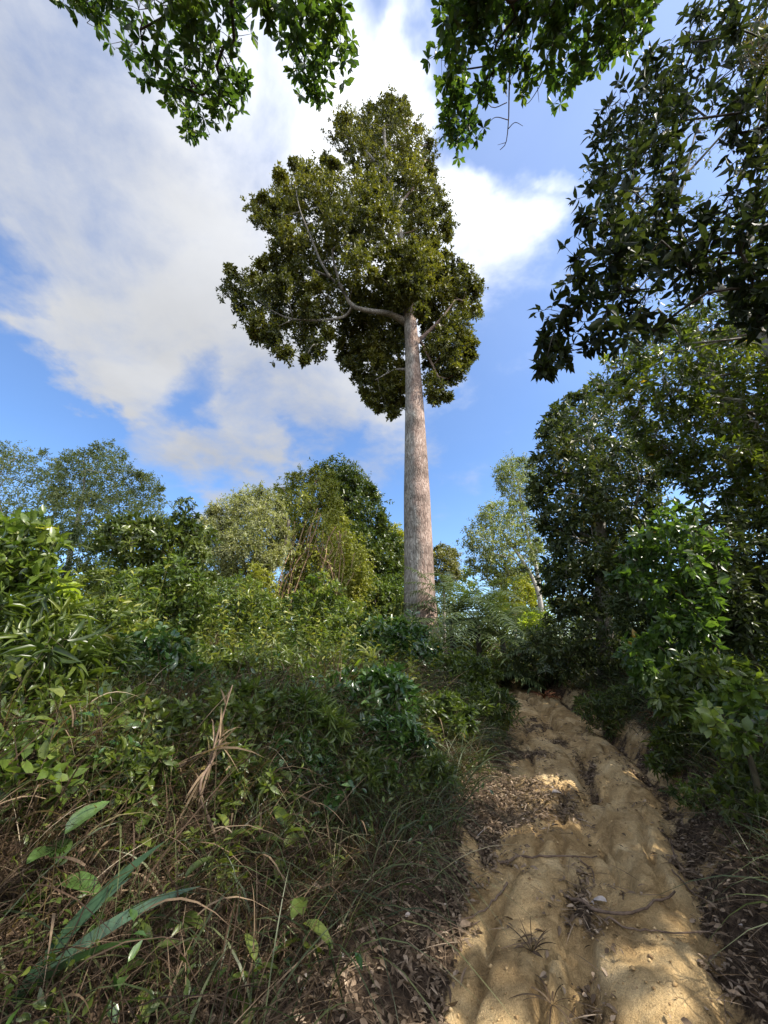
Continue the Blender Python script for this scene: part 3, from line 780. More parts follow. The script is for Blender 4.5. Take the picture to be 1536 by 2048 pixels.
# openings where the sky shows through
def gap(c, cx, cy, rx, ry):
    d = c[0] - CAM; px = 768 + FPX * (d @ RGT) / (d @ FWD); py = 1024 - FPX * (d @ UPV) / (d @ FWD)
    return ((px - cx) / rx) ** 2 + ((py - cy) / ry) ** 2 < 1
icl = [c for c in icl if not (gap(c, 1420, 310, 55, 110) or gap(c, 1340, 590, 90, 45) or gap(c, 1460, 480, 40, 40) or gap(c, 1290, 380, 35, 30))]
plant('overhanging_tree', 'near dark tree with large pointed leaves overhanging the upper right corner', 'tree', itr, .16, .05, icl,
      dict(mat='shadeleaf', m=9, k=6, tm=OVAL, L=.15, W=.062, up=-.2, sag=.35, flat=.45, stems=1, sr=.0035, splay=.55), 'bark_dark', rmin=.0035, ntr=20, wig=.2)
fcl = poly_clumps([(1190, 300), (1300, 200), (1420, 180), (1600, 200), (1640, 620), (1500, 700), (1300, 690), (1200, 640), (1240, 450)], 60, 40, 5.2, 1.0, inset=.3)
plant('twiggy_tree', 'sparse twiggy tree behind the near dark overhanging tree', 'tree', [on(7.6, 5.4), np.array([7.4, 5.4, 4.0]), np.array([6.4, 5.3, 7.5]), np.array([5.2, 5.2, 9.5])], .15, .05, fcl,
      dict(mat='deep', m=8, k=7, tm=RHOMB, L=.13, W=.05, up=0, sag=.3, stems=1, sr=.006), 'bark_grey', rmin=.009, wig=.3)

# curtain of vine in the upper right
vroot = empty('hanging_vine', P(1530, 60, 2.6), 'olive curtain of hanging vine strands at the right edge near the top', 'vine')
vs = MB(); vl = MB()
for i in range(130):
    a = rng.uniform(1475, 1680); Yv = rng.uniform(2.5, 3.2)
    p = P(a, rng.uniform(30, 130), Yv); ln = rng.uniform(.5, 1.6)
    cv = spline([p, p + np.array([rng.normal(0, .05), rng.normal(0, .05), -ln * .5]), p + np.array([rng.normal(0, .12), rng.normal(0, .1), -ln])], 9)
    tube(vs, cv, .0035, 4)
    k = 34; u = rng.integers(0, 9, k)
    leaves(vl, RHOMB, cv[u] + rng.normal(0, .02, (k, 3)), rng.normal(0, .5, (k, 3)) - np.array([0, 0, .9]), .09 * rng.uniform(.6, 1.3, k), .025, rng.random(k))
vs.build('strands', M['vinestem'], vroot, vroot.location)
vl.build('foliage', M['hang'], vroot, vroot.location)

# ---- overhead rubber trees whose whorled leaves reach into the top of the view
OV = dict(mat='over', m=6, k=8, tm=OBOV, L=.086, W=.038, up=-.9, sag=.3, flat=.9, s0=.93, splay=.3, stems=1, sr=.0028, len=1.2)
n1 = poly_clumps([(235, -90), (660, -90), (692, 60), (690, 150), (640, 205), (595, 170), (560, 120), (522, 105), (508, 165), (470, 200), (440, 235), (390, 268), (350, 225), (345, 170), (300, 140), (240, 115), (228, 70), (262, 40)], 82, 27, 4.6, .25, h=4.6, inset=.4)
n1 += poly_clumps([(115, -60), (228, -60), (222, 25), (190, 52), (165, 38), (128, 8)], 8, 26, 4.6, .2, h=4.6, inset=.4)
def drop(c, *g): return [q for q in c if not any(gap(q, *a) for a in g)]
n1 = drop(n1, (328, 92, 42, 26), (540, 70, 20, 55), (508, 140, 24, 36), (246, 10, 22, 50), (440, 60, 16, 30))
n1 += [(np.array([rng.uniform(-2.6, 1.6), rng.uniform(-3.2, .3), rng.uniform(5.8, 7.6)]), .3) for _ in range(26)]
tr1 = [on(-.9, -1.6), np.array([-.9, -1.6, 2.5]), np.array([-.8, -1.3, 4.6]), np.array([-.6, -.5, 6.6]), np.array([-.5, .6, 7.6])]
r1_, _ = plant('whorl_leaved_tree', 'overhead branches of whorled green leaves hanging in at the top left of the sky', 'tree', tr1, .11, .03, n1, OV, 'bark_dark', rmin=.0035, start=.5, group='trees overhanging the path from above')
n2 = poly_clumps([(885, -90), (1330, -90), (1262, 90), (1232, 138), (1172, 112), (1152, 190), (1112, 188), (1090, 110), (1050, 142), (1012, 160), (982, 160), (952, 188), (940, 230), (958, 262), (902, 298), (886, 262), (900, 200), (874, 150), (882, 50)], 84, 26, 4.5, .3, h=4.5, inset=.4)
n2 = drop(n2, (1070, 60, 16, 40), (950, 110, 14, 40), (1180, 70, 16, 30))
n2 += [(np.array([rng.uniform(.4, 4.5), rng.uniform(-3.0, .6), rng.uniform(5.6, 7.8)]), .32) for _ in range(36)]
tr2 = [on(1.9, -1.7), np.array([1.9, -1.7, 2.5]), np.array([1.7, -1.3, 4.6]), np.array([1.4, -.4, 6.6]), np.array([1.2, .6, 7.6])]
r2_, t2_ = plant('whorl_leaved_tree', 'overhead branches of dark whorled leaves with bare twigs hanging in right of the giant crown', 'tree', tr2, .12, .03, n2, dict(OV, shift=-.03, m=7), 'bark_dark', rmin=.0035, start=.5, group='trees overhanging the path from above')
tw = MB()
def twig(pts, h, r):
    c = spline([PH(a, b, h) for a, b in pts], 12); tube(tw, c, np.linspace(r, r * .4, 12), 5)
for pts, r in [([(1020, 140), (1018, 190), (1017, 240), (1012, 285), (1000, 300)], .007), ([(1017, 240), (990, 235), (970, 255)], .004), ([(1016, 258), (1030, 245), (1046, 252)], .004), ([(1014, 205), (985, 215), (960, 190), (942, 200)], .004),
               ([(1012, 285), (995, 290)], .003), ([(1095, 110), (1085, 160), (1062, 200), (1050, 210)], .005), ([(1085, 150), (1060, 165), (1040, 172)], .003), ([(1075, 175), (1078, 205)], .003)]:
    twig(pts, 4.4, r)
tw.build('bare_twig', M['twig'], r2_, t2_[0])

# trees of the wood on the right that the view does not reach but whose shade it shows
for i, (x, y, zt, rad, nn) in enumerate([(8.6, 1.6, 8.5, 2.4, 60), (11.0, 6.6, 9.5, 2.6, 66), (6.4, -1.4, 9.0, 2.0, 40)]):
    b = on(x, y); cl = []
    for _ in range(nn):
        q = nrm(rng.normal(0, 1, 3)) * rad * rng.random() ** .4
        cl.append((np.array([x, y, zt - 2.5]) + q * np.array([1, 1, 1.25]), .75))
    plant('wood_edge_tree', 'tall leafy tree of the wood to the right of the path, out of view', 'tree', [b, b + [0, 0, zt * .4], b + [.2, 0, zt * .7]], .2, .07, cl,
          dict(mat='deep', m=14, k=8, tm=RHOMB, L=.3, W=.13, up=.2, sag=.2), 'bark_dark', group='trees of the wood right of the path', rmin=.02)

# ---- palms
def palm(label, px, py, Y, n, L, lean=(0, 0), seed=0, mat='palm', trunk_h=.6, elev=(-.05, 1.4), az=None, leaflet=.5, group='feathery palms at the bend of the path'):
    p = P(px, py, Y); b = on(p[0], p[1]); root = empty('palm', b, label, 'palm', group)
    h = trunk_h
    mb = MB(); tube(mb, [b - [0, 0, .1], b + [0, 0, h * .5], b + [0, 0, h]], [.13, .11, .09], 8); mb.build('trunk', M['bark_dark'], root, b)
    top = b + [0, 0, h]
    for i in range(n):
        a = (rng.uniform(*az) if az else i * 2.4 + rng.normal(0, .2)); e = rng.uniform(*elev); l = L * rng.uniform(.75, 1.1)
        d0 = np.array([cos(a) * cos(e), sin(a) * cos(e), sin(e)])
        s = np.linspace(0, 1, 30)
        dr = rng.uniform(.35, .7)
        hzd = np.array([cos(a), sin(a), 0])
        c = top + d0 * (l * s)[:, None] + hzd * (l * .3 * s ** 2)[:, None] - np.array([0, 0, 1.0]) * (l * dr * s ** 2.4)[:, None]
        fm = MB(); tube(fm, c, np.linspace(.018, .004, 30), 4, .8)
        tan = nrm(np.gradient(c, axis=0)); sd = nrm(np.cross(tan, [0, 0, 1.0])); up = np.cross(sd, tan)
        sel = np.repeat(np.arange(5, 30), 2); sg = np.tile([-1.0, 1.0], 25)
        ldir = sd[sel] * sg[:, None] * .85 + tan[sel] * .55 + up[sel] * .15 + rng.normal(0, .08, (50, 3))
        ll = leaflet * np.interp(s[sel], [0, .2, .5, 1], [.4, .8, 1, .45]) * rng.uniform(.85, 1.1, 50)
        blades(fm, c[sel], ldir, ll, .055, .6, np.clip(.45 + rng.normal(0, .15, 50), 0, 1), face=nrm(np.cross(ldir, up[sel])))
        fm.build('frond', M[mat], root, b)
    return root
palm('feathery palm with long arching fronds right against the giant trunk', 905, 1290, 17.5, 26, 4.0, trunk_h=1.9)
palm('tallest feathery palm with drooping fronds in the middle of the palm clump', 958, 1290, 16.5, 26, 4.0, trunk_h=1.9)
palm('feathery palm with spreading fronds nearest the path bend', 1008, 1310, 15.5, 22, 3.0, trunk_h=1.1)
palm('low feathery palm left of the giant trunk foot, half hidden by bushes', 700, 1290, 19.5, 11, 2.4, trunk_h=.8, elev=(.5, 1.3))
palm('single pale palm frond cluster leaning over the end of the path', 985, 1345, 13.2, 6, 1.3, trunk_h=.3, az=(-.9, .3), elev=(.3, .8), leaflet=.42)
palm('small palm with pale fronds under the dark tree right of the bend', 1120, 1330, 12.5, 8, 1.6, trunk_h=.4, leaflet=.4)

# ---- shrubs
def ell(cx, cy, rx, ry, n, rpx, Y, dy):
    poly = [(cx + rx * (1 + .12 * math.sin(3 * a + cx)) * cos(a), cy + ry * (1 + .12 * math.sin(4 * a + cy)) * sin(a)) for a in np.linspace(0, 2 * pi, 18, endpoint=False)]
    return poly_clumps(poly, n, rpx, Y, dy, inset=.4)


def shrub(name, label, cx, cy, rx, ry, n, rpx, Y, dy, spec, bark='stem', group=None, nstem=1, cat='shrub', lean=0):
    if cy > 1140:
        hy = hit(cx, cy + ry * .55)[1]
        if hy < 40: Y = min(Y, max(hy, 1.6))
    cl = ell(cx, cy, rx, ry, n, rpx, Y, dy)
    c = P(cx, cy, Y)
    b = on(c[0] - lean, Y)
    top = c + [0, 0, .2 * ry * mpp(cx, cy, Y)]
    h = top[2] - b[2]
    return plant(name, label, cat, [b - [0, 0, .05], b * .5 + top * .5 + rng.normal(0, .06 * abs(h), 3) * [1, 1, 0], top], .012 * Y ** .5 + .01, .006, cl, dict(spec, stems=1), bark, group, sides=6, start=.1, rmin=.003, wig=.2, woody='stem', leafy='foliage', ntr=8, branch='branches')


BU = dict(mat='bush', m=11, k=8, tm=OVAL, L=.15, W=.055, up=.3, sag=.25, flat=.6, splay=.6, sr=.003)
shrub('broad_leaf_shrub', 'large bright green broad-leaved shrub at the left edge below the rubber trees', 35, 1105, 85, 75, 34, 30, 7.0, .6, dict(BU, mat='lush', L=.24, W=.11, k=6, m=7))
shrub('pale_leaved_plant', 'pale yellow-green big-leaved sunlit plant left of the dark sapling', 100, 1190, 50, 38, 12, 24, 7.6, .25, dict(BU, mat='limey', L=.34, W=.09, k=5, m=5, tm=LANCE))
shrub('dark_sapling', 'dark leafy sapling with flat spreading crown and thin stems before the left rubber trees', 305, 1085, 120, 48, 52, 26, 9.0, .7, dict(BU, mat='deep', L=.2, W=.08, m=9, shift=.1), cat='sapling', lean=-.1)
shrub('spire_sapling', 'slim sapling spire with paired leaflets poking above the dark sapling', 372, 1030, 20, 36, 12, 13, 8.8, .15, dict(BU, mat='deep', L=.13, W=.045, m=6, up=.8), cat='sapling')
shrub('lance_leaf_shrub', 'dark tall plant with long lance-shaped leaves at the left edge', 45, 1300, 120, 110, 30, 38, 3.6, .4, dict(BU, tm=LANCE, L=.24, W=.04, k=7, m=5, mat='bush', up=.6, shift=-.1))
shrub('leafy_bush', 'sun-flecked light green bush below the pale yellow-green plant', 190, 1275, 115, 75, 46, 30, 6.2, .6, dict(BU, m=10, shift=.12))
shrub('leafy_bush', 'bushy green thicket below the dark sapling crown', 330, 1200, 95, 70, 44, 28, 7.8, .6, dict(BU, m=11, mat='lush', shift=.0))
shrub('round_leaf_shrub', 'shrub with scattered broad grey-backed leaves on thin dark stems at the left', 290, 1345, 110, 75, 28, 30, 5.0, .5, dict(BU, L=.13, W=.075, m=8, mat='gloss'))
shrub('leafy_bush', 'feathery mid green bush in front of the silvery olive tree', 455, 1225, 85, 75, 48, 26, 9.5, .7, dict(BU, m=12, mat='lush', L=.14, W=.04))
shrub('leafy_bush', 'dense green bush below the hanging vine stems', 575, 1265, 95, 70, 52, 26, 10.5, .8, dict(BU, m=12, L=.16, mat='lush'))
shrub('leafy_bush', 'bright green bush midway between vine stems and giant trunk', 680, 1260, 75, 60, 46, 24, 12.0, .8, dict(BU, m=12, L=.17, mat='lush', shift=.08))
shrub('glossy_bush', 'glossy oval-leaved bush crowding the foot of the giant trunk', 785, 1312, 78, 74, 70, 24, 13.0, .8, dict(BU, m=13, mat='gloss', L=.2, W=.085, shift=.1))
shrub('climbing_plant', 'leafy climber spilling across the right foot of the giant trunk', 852, 1318, 34, 42, 22, 16, 15.5, .4, dict(BU, m=10, mat='bush', L=.13, W=.06))
shrub('leafy_bush', 'dark narrow-leaved bush in the middle of the left bank', 545, 1360, 105, 60, 46, 26, 7.2, .6, dict(BU, m=11, L=.14, W=.03, mat='bush'))
shrub('leafy_bush', 'shadowy bush with glossy leaves below the arching strap-leaf plant', 740, 1400, 90, 55, 48, 24, 8.6, .6, dict(BU, m=11, mat='gloss', L=.14, W=.06))
shrub('leafy_bush', 'rounded green bush on the bank beside the end of the path', 915, 1365, 80, 50, 50, 22, 11.0, .7, dict(BU, m=12, mat='bush', L=.14, W=.05))
shrub('leafy_bush', 'low leafy bush on the bank right above the dry grass', 415, 1350, 80, 60, 34, 26, 6.0, .5, dict(BU, m=10, mat='bush', shift=.08))
shrub('leafy_bush', 'dark bush at the left edge below the lance-leaved plant', 90, 1440, 120, 65, 34, 34, 3.7, .4, dict(BU, m=8, mat='bush', shift=-.08))
shrub('broad_leaf_shrub', 'yellowish broad-leaved shrub deep in shade above the long blue-green blades', 230, 1450, 70, 45, 16, 28, 4.2, .3, dict(BU, m=6, mat='lush', L=.17, W=.09, k=5, shift=.1))
def polyshrub(name, label, poly, n, rpx, Y, dy, spec, foot, bark='stem', group=None):
    cl = poly_clumps(poly, n, rpx, Y, dy, inset=.4); b = on(foot, Y)
    c = P(*np.mean(poly, 0), Y)
    return plant(name, label, 'shrub', [b - [0, 0, .05], b * .5 + c * .5 + [.1, 0, 0], c + [0, 0, .2]], .035, .01, cl, dict(spec, stems=1), bark, group, sides=7, start=.1, rmin=.003, wig=.2, woody='stem', leafy='foliage', ntr=8)
BR = dict(BU, mat='bright', m=7, L=.15, W=.072, k=7, up=0, sag=.45)
polyshrub('bright_shrub', 'tall bright green broad-leaved shrub leaning over the right side of the path',
          [(1328, 1012), (1375, 1002), (1420, 1040), (1440, 1110), (1440, 1200), (1430, 1270), (1400, 1300), (1360, 1250), (1320, 1215), (1285, 1195), (1260, 1170), (1222, 1168), (1228, 1148), (1262, 1130), (1245, 1090), (1262, 1062), (1298, 1050)], 58, 25, 5.4, .6, BR, 4.5)
polyshrub('bright_shrub', 'lower bright green leafy shoots reaching left towards the path from the right bank',
          [(1238, 1308), (1262, 1288), (1300, 1270), (1325, 1230), (1380, 1260), (1400, 1330), (1380, 1400), (1330, 1395), (1285, 1370), (1262, 1325)], 30, 22, 5.3, .4, BR, 4.3)
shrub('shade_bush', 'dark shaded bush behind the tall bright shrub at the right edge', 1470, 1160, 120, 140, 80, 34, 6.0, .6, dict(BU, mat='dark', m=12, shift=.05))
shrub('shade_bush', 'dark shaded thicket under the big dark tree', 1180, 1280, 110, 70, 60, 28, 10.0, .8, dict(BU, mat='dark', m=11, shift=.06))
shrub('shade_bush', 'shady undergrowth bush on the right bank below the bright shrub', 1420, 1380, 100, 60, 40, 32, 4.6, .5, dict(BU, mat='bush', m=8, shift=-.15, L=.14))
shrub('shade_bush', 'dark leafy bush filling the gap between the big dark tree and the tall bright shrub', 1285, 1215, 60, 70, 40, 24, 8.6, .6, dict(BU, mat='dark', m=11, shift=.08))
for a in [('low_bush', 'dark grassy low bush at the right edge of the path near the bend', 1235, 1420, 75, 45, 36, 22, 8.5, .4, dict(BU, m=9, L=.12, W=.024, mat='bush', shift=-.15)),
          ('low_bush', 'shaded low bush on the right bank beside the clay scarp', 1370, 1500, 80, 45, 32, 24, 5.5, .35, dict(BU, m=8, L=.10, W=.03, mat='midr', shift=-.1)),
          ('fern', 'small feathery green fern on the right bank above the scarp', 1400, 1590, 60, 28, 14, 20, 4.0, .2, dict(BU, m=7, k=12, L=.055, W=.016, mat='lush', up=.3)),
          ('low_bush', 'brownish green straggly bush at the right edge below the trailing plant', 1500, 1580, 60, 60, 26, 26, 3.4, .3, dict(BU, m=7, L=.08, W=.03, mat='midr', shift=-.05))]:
    shrub(*a)
shrub('fresh_fern_bush', 'small light green bush catching the sun at the path bend', 1072, 1242, 28, 18, 12, 13, 13.5, .3, dict(BU, mat='limey', m=8, L=.16, W=.05))
shrub('trailing_plant', 'trailing plant with round yellowish green leaves at the lower right edge', 1475, 1440, 85, 60, 26, 26, 3.2, .3, dict(BU, mat='lush', m=5, k=5, L=.095, W=.062))
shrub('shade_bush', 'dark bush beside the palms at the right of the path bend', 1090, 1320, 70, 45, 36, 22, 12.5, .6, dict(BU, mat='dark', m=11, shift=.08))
shrub('leafy_bush', 'green bush behind the palms at the end of the path', 965, 1290, 70, 30, 30, 18, 20.0, .9, dict(BU, mat='bush', m=11, L=.22, W=.08))
shrub('leafy_bush', 'dense low bush between the rubber trees and the sun-flecked bush', 240, 1190, 110, 50, 44, 28, 10.5, .7, dict(BU, m=11, L=.18, mat='bush', shift=.1))

for a in [('leafy_bush', 'green bush on the bank directly before the palms at the bend', 930, 1345, 60, 38, 44, 18, 13.0, .5, dict(BU, m=11, L=.14, W=.045, mat='bush', shift=.04)),
          ('narrow_leaf_bush', 'low fringe of narrow-leaved bush beneath the palms at the end of the path', 1000, 1340, 50, 30, 34, 16, 13.6, .4, dict(BU, m=10, L=.16, W=.03, mat='bush', shift=0)),
          ('leafy_bush', 'bush with mixed dull leaves in the lower middle of the left bank', 470, 1560, 80, 55, 30, 24, 4.0, .3, dict(BU, m=7, L=.08, W=.034, mat='bush', shift=-.05)),
          ('leafy_bush', 'shaded bush trailing over the dry grass near the left path edge', 830, 1550, 70, 50, 38, 20, 5.2, .3, dict(BU, m=9, L=.09, W=.028, mat='bush', shift=-.12)),
          ('tall_shrub', 'tall dark shrub with upright shoots just left of the feathery mid green bush', 385, 1170, 40, 85, 34, 19, 8.4, .4, dict(BU, m=10, L=.15, W=.05, mat='deep', up=.9, shift=.1)),
          ('tall_shrub', 'upright light green shrub rising in the middle of the left bank below the vine stems', 640, 1215, 42, 70, 34, 18, 10.2, .4, dict(BU, m=10, L=.15, W=.06, mat='lush', up=.7, shift=.16)),
          ('tall_shrub', 'yellowish narrow shrub standing between the silvery olive tree and the left bushes', 520, 1190, 36, 60, 28, 17, 11.0, .4, dict(BU, m=10, L=.16, W=.045, mat='vine', up=.7)),
          ('leafy_bush', 'dark rounded bush under the sun-flecked light green bush', 250, 1390, 90, 60, 40, 26, 5.0, .45, dict(BU, m=10, L=.13, W=.05, mat='deep', shift=.1)),
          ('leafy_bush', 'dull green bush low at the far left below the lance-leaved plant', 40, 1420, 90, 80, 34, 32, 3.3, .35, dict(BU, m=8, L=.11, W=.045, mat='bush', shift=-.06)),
          ('lance_leaf_shrub', 'leaning plant with narrow lance-shaped leaves left of the round-leaved shrub', 175, 1350, 80, 80, 22, 32, 4.3, .35, dict(BU, m=5, k=7, tm=LANCE, L=.22, W=.035, mat='bush', up=.7, shift=.05)),
          ('leafy_bush', 'small-leaved bush directly above the dry grass left of the reed stalk', 400, 1480, 80, 55, 40, 22, 4.4, .35, dict(BU, m=9, L=.08, W=.035, mat='bush', shift=.0)),
          ('leafy_bush', 'dim green bush over the dry grass between the reed stalk and the strap-leaved plants', 590, 1530, 85, 50, 40, 22, 5.0, .35, dict(BU, m=9, L=.09, W=.03, mat='gloss', shift=-.02)),
          ('leafy_bush', 'dim green bush over the dry grass below the dark leafy bush', 720, 1560, 70, 45, 34, 20, 5.4, .35, dict(BU, m=9, L=.10, W=.028, mat='bush', shift=-.1)),
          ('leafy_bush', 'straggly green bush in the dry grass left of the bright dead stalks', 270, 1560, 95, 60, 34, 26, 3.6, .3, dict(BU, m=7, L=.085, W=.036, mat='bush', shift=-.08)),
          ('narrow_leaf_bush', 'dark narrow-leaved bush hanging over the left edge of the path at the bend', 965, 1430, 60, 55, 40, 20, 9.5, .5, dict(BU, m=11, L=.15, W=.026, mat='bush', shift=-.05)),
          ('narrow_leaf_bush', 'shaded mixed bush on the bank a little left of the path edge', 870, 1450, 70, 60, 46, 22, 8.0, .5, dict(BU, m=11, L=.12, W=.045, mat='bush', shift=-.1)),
          ('leafy_bush', 'dark leafy bush between the yellow-green strap-leaved plant and the path', 775, 1490, 70, 55, 44, 22, 6.6, .5, dict(BU, m=10, L=.12, W=.04, mat='gloss', shift=-.05)),
          ('narrow_leaf_bush', 'grassy narrow-leaved bush left of the yellow-green strap-leaved plant', 610, 1460, 80, 60, 44, 24, 6.0, .5, dict(BU, m=10, L=.16, W=.02, mat='lush', shift=-.05)),
          ('leafy_bush', 'mid green bush right behind the tall dead reed stalk', 485, 1430, 75, 60, 40, 24, 5.4, .4, dict(BU, m=10, L=.11, W=.045, mat='bush')),
          ('leafy_bush', 'low green bush left of the slanting dead stalks', 330, 1470, 80, 55, 34, 26, 4.2, .35, dict(BU, m=9, L=.10, W=.045, mat='bush', shift=-.05)),
          ('round_leaf_shrub', 'near shrub with roundish leaves on climbing stems at the left edge', 50, 1560, 90, 90, 22, 34, 2.9, .3, dict(BU, m=5, k=6, L=.10, W=.062, mat='lush', shift=-.08)),
          ('leafy_bush', 'shaded leafy bush above the tall seedling at the left', 190, 1570, 90, 60, 24, 30, 3.3, .3, dict(BU, m=7, L=.09, W=.04, mat='bush', shift=-.12))]:
    shrub(*a)

# ---- far woods beyond the bank, one low mass on the skyline
fw = MB(); fb = []
for _ in range(420):
    a = rng.uniform(-1.25, 1.25); R_ = rng.uniform(34, 60); x_, y_ = R_ * sin(a), R_ * cos(a)
    if abs(x_ - .3 * y_) < 1 and y_ > 0: pass
    fb.append((np.array([x_, y_, float(terrain(x_, y_)) + rng.uniform(.3, 7.0) * (.7 + .6 * vnoise(np.array(a * 6), np.array(3.0)))]), rng.uniform(1.0, 1.9)))
crown_mesh(fb, dict(m=26, k=7, tm=RHOMB, L=.55, W=.26, up=.4, sag=.1, splay=.5), fw, None)
tag(fw.build('far_woods', M['bush']), None, None, kind='stuff')

# ---- undergrowth massed over the left bank and the wood floor
def scatter(n, region, dens):
    """random places in the x, y box kept with probability dens(x, y)"""
    x = rng.uniform(region[0], region[1], n * 6); y = rng.uniform(region[2], region[3], n * 6)
    k = rng.random(n * 6) < dens(x, y)
    x, y = x[k][:n], y[k][:n]
    return np.stack([x, y, terrain(x, y)], -1)


def ldist(x, y): return -(x - pcen(y)) - phw(y)
def rdist(x, y): return (x - pcen(y)) - phw(y)


def lden(off, lo=.42, hi=.56, a=.9, b=2.4, ref=7):
    return lambda x, y: sstep(a, b, ldist(x, y)) * np.clip(ref / y, 0, 1) * (ldist(x, y) < 16) * (.06 + .94 * sstep(lo, hi, fbm(x + off, y + off * 1.7, .75, 3)))
for nm, mt, n, reg, den, hl, L, W, tm, k in [
    ('undergrowth', 'bush', 1500, (-16, 4, 3.0, 22), lden(0, .38), (.3, .9), .14, .045, OVAL, 13),
    ('undergrowth', 'lush', 900, (-16, 4, 4.5, 22), lden(13), (.4, 1.1), .17, .06, OVAL, 12),
    ('undergrowth', 'gloss', 900, (-16, 4, 3.0, 22), lden(29), (.3, .8), .12, .07, OVAL, 11),
    ('undergrowth', 'bush', 600, (-16, 4, 4.0, 22), lden(41), (.5, 1.3), .24, .03, LANCE, 10),
    ('undergrowth', 'vine', 600, (-16, 2, 6.0, 22), lden(57, .5, .62), (.7, 1.6), .15, .05, OVAL, 12),
    ('undergrowth', 'midr', 2400, (-12, 4, 2.4, 16), lden(71, .35, .5, .35, 1.0, 5), (.3, .75), .085, .03, OVAL, 12),
    ('undergrowth', 'midr', 3200, (2, 16, 3, 20), lambda x, y: sstep(.7, 1.8, rdist(x, y)) * np.clip(7 / y, 0, 1), (.5, 1.2), .13, .05, OVAL, 13)]:
    q = scatter(n, reg, den); d = rng.normal(0, .35, (len(q), 3)) + [0, 0, 1.0]
    lm = MB(); ln = rng.uniform(*hl, len(q)) * (.45 + 1.1 * sstep(.3, .7, fbm(q[:, 0] + 50, q[:, 1], .55)))
    sprigs(lm, lm, q, d, ln, k, tm, L, W, .45 + .3 * (fbm(q[:, 0], q[:, 1], .8) - .5) + rng.normal(0, .1, len(q)), s0=.25, splay=.45, sag=.12, flat=.6, sr=.004)
    o = lm.build(nm, M[mt]); tag(o, None, None, kind='stuff')

# ---- grasses
def grassmass(name, mat, q, hl, W, bend, lean=.4, r0=.45, rs=.17, dirv=None):
    n = len(q); d = rng.normal(0, lean, (n, 3)) * [1, 1, .2] + [0, 0, 1.0]
    if dirv is not None: d = d + dirv(q)
    mb = MB()
    far = np.clip(q[:, 1] / 5, .8, 2.2)
    blades(mb, q, d, rng.uniform(*hl, n), W * far * rng.uniform(.6, 1.3, n), rng.uniform(*bend, n), np.clip(r0 + rng.normal(0, rs, n), 0, 1), seg=6)
    o = mb.build(name, M[mat]); tag(o, None, None, kind='stuff'); return o


slope = lambda q: np.stack([np.full(len(q), .35), np.full(len(q), -.35), np.zeros(len(q))], -1)
q = scatter(36000, (-6, 4, 1.4, 12), lambda x, y: sstep(.15, .8, ldist(x, y)) * np.clip(4 / y, 0, 1) * sstep(7, 3, ldist(x, y)))
grassmass('dry_grass', 'dry', q, (.18, .6), .0065, (.1, .7), .6, r0=.40, rs=.2, dirv=slope)
q = scatter(7000, (-6, 3, 1.6, 9), lambda x, y: sstep(.9, 1.6, ldist(x, y)) * np.clip(4 / y, 0, 1))
grassmass('dry_grass', 'dry', q, (.5, 1.0), .009, (.1, .8), .5, r0=.42, rs=.2, dirv=slope)
q = scatter(1500, (-6, 3.5, 1.6, 9), lambda x, y: sstep(.3, 1.0, ldist(x, y)) * np.clip(4 / y, 0, 1))
grassmass('dry_grass', 'dry', q + np.array([0, 0, 1.0]) * rng.uniform(0, .35, (len(q), 1)), (.15, .42), .013, (.3, 1.3), .9, r0=.55, rs=.25, dirv=slope)
q = scatter(21000, (-8, 5, 1.6, 16), lambda x, y: sstep(.1, .6, ldist(x, y)) * np.clip(6 / y, 0, 1) * sstep(6, 3, ldist(x, y)) * (.3 + .7 * sstep(2.0, 3.6, y)))
grassmass('green_grass', 'grass', q, (.2, .85), .010, (.3, 1.2), .5, rs=.22, dirv=lambda q: slope(q) * rng.uniform(-.3, 1.1, (len(q), 1)))
q = scatter(17000, (1, 12, 2.0, 16), lambda x, y: sstep(.25, .6, rdist(x, y)) * np.clip(5 / y, 0, 1) * sstep(7, 3, rdist(x, y)))
grassmass('green_grass', 'grass', q, (.25, .7), .009, (.4, 1.3), .45, r0=.42, dirv=lambda q: np.stack([np.full(len(q), -.3), np.full(len(q), -.2), np.zeros(len(q))], -1))
q = scatter(12000, (1, 10, 1.6, 12), lambda x, y: sstep(.15, .5, rdist(x, y)) * np.clip(4 / y, 0, 1) * sstep(3, 1, rdist(x, y)))
grassmass('dry_grass', 'dry', q, (.15, .45), .007, (.3, 1.2), .6, r0=.40)

for nm, mt, n, L, W in [('creeper', 'bush', 2300, .055, .024), ('creeper', 'gloss', 420, .085, .04)]:
    q = scatter(n, (-6, 3.5, 1.5, 9), lambda x, y: sstep(.3, 1.2, ldist(x, y)) * np.clip(3.5 / y, 0, 1) * (.12 + .88 * sstep(.4, .62, fbm(x, y, 1.3))) * (.25 + .75 * sstep(2.4, 4.2, y)))
    lm = MB(); sprigs(lm, lm, q, rng.normal(0, .45, (len(q), 3)) + [.15, -.1, 1.0], rng.uniform(.2, .6, len(q)), 8, OVAL, L, W, .45 + rng.normal(0, .12, len(q)), s0=.3, splay=.45, sag=.2, sr=.0022)
    tag(lm.build(nm, M[mt]), None, None, kind='stuff')

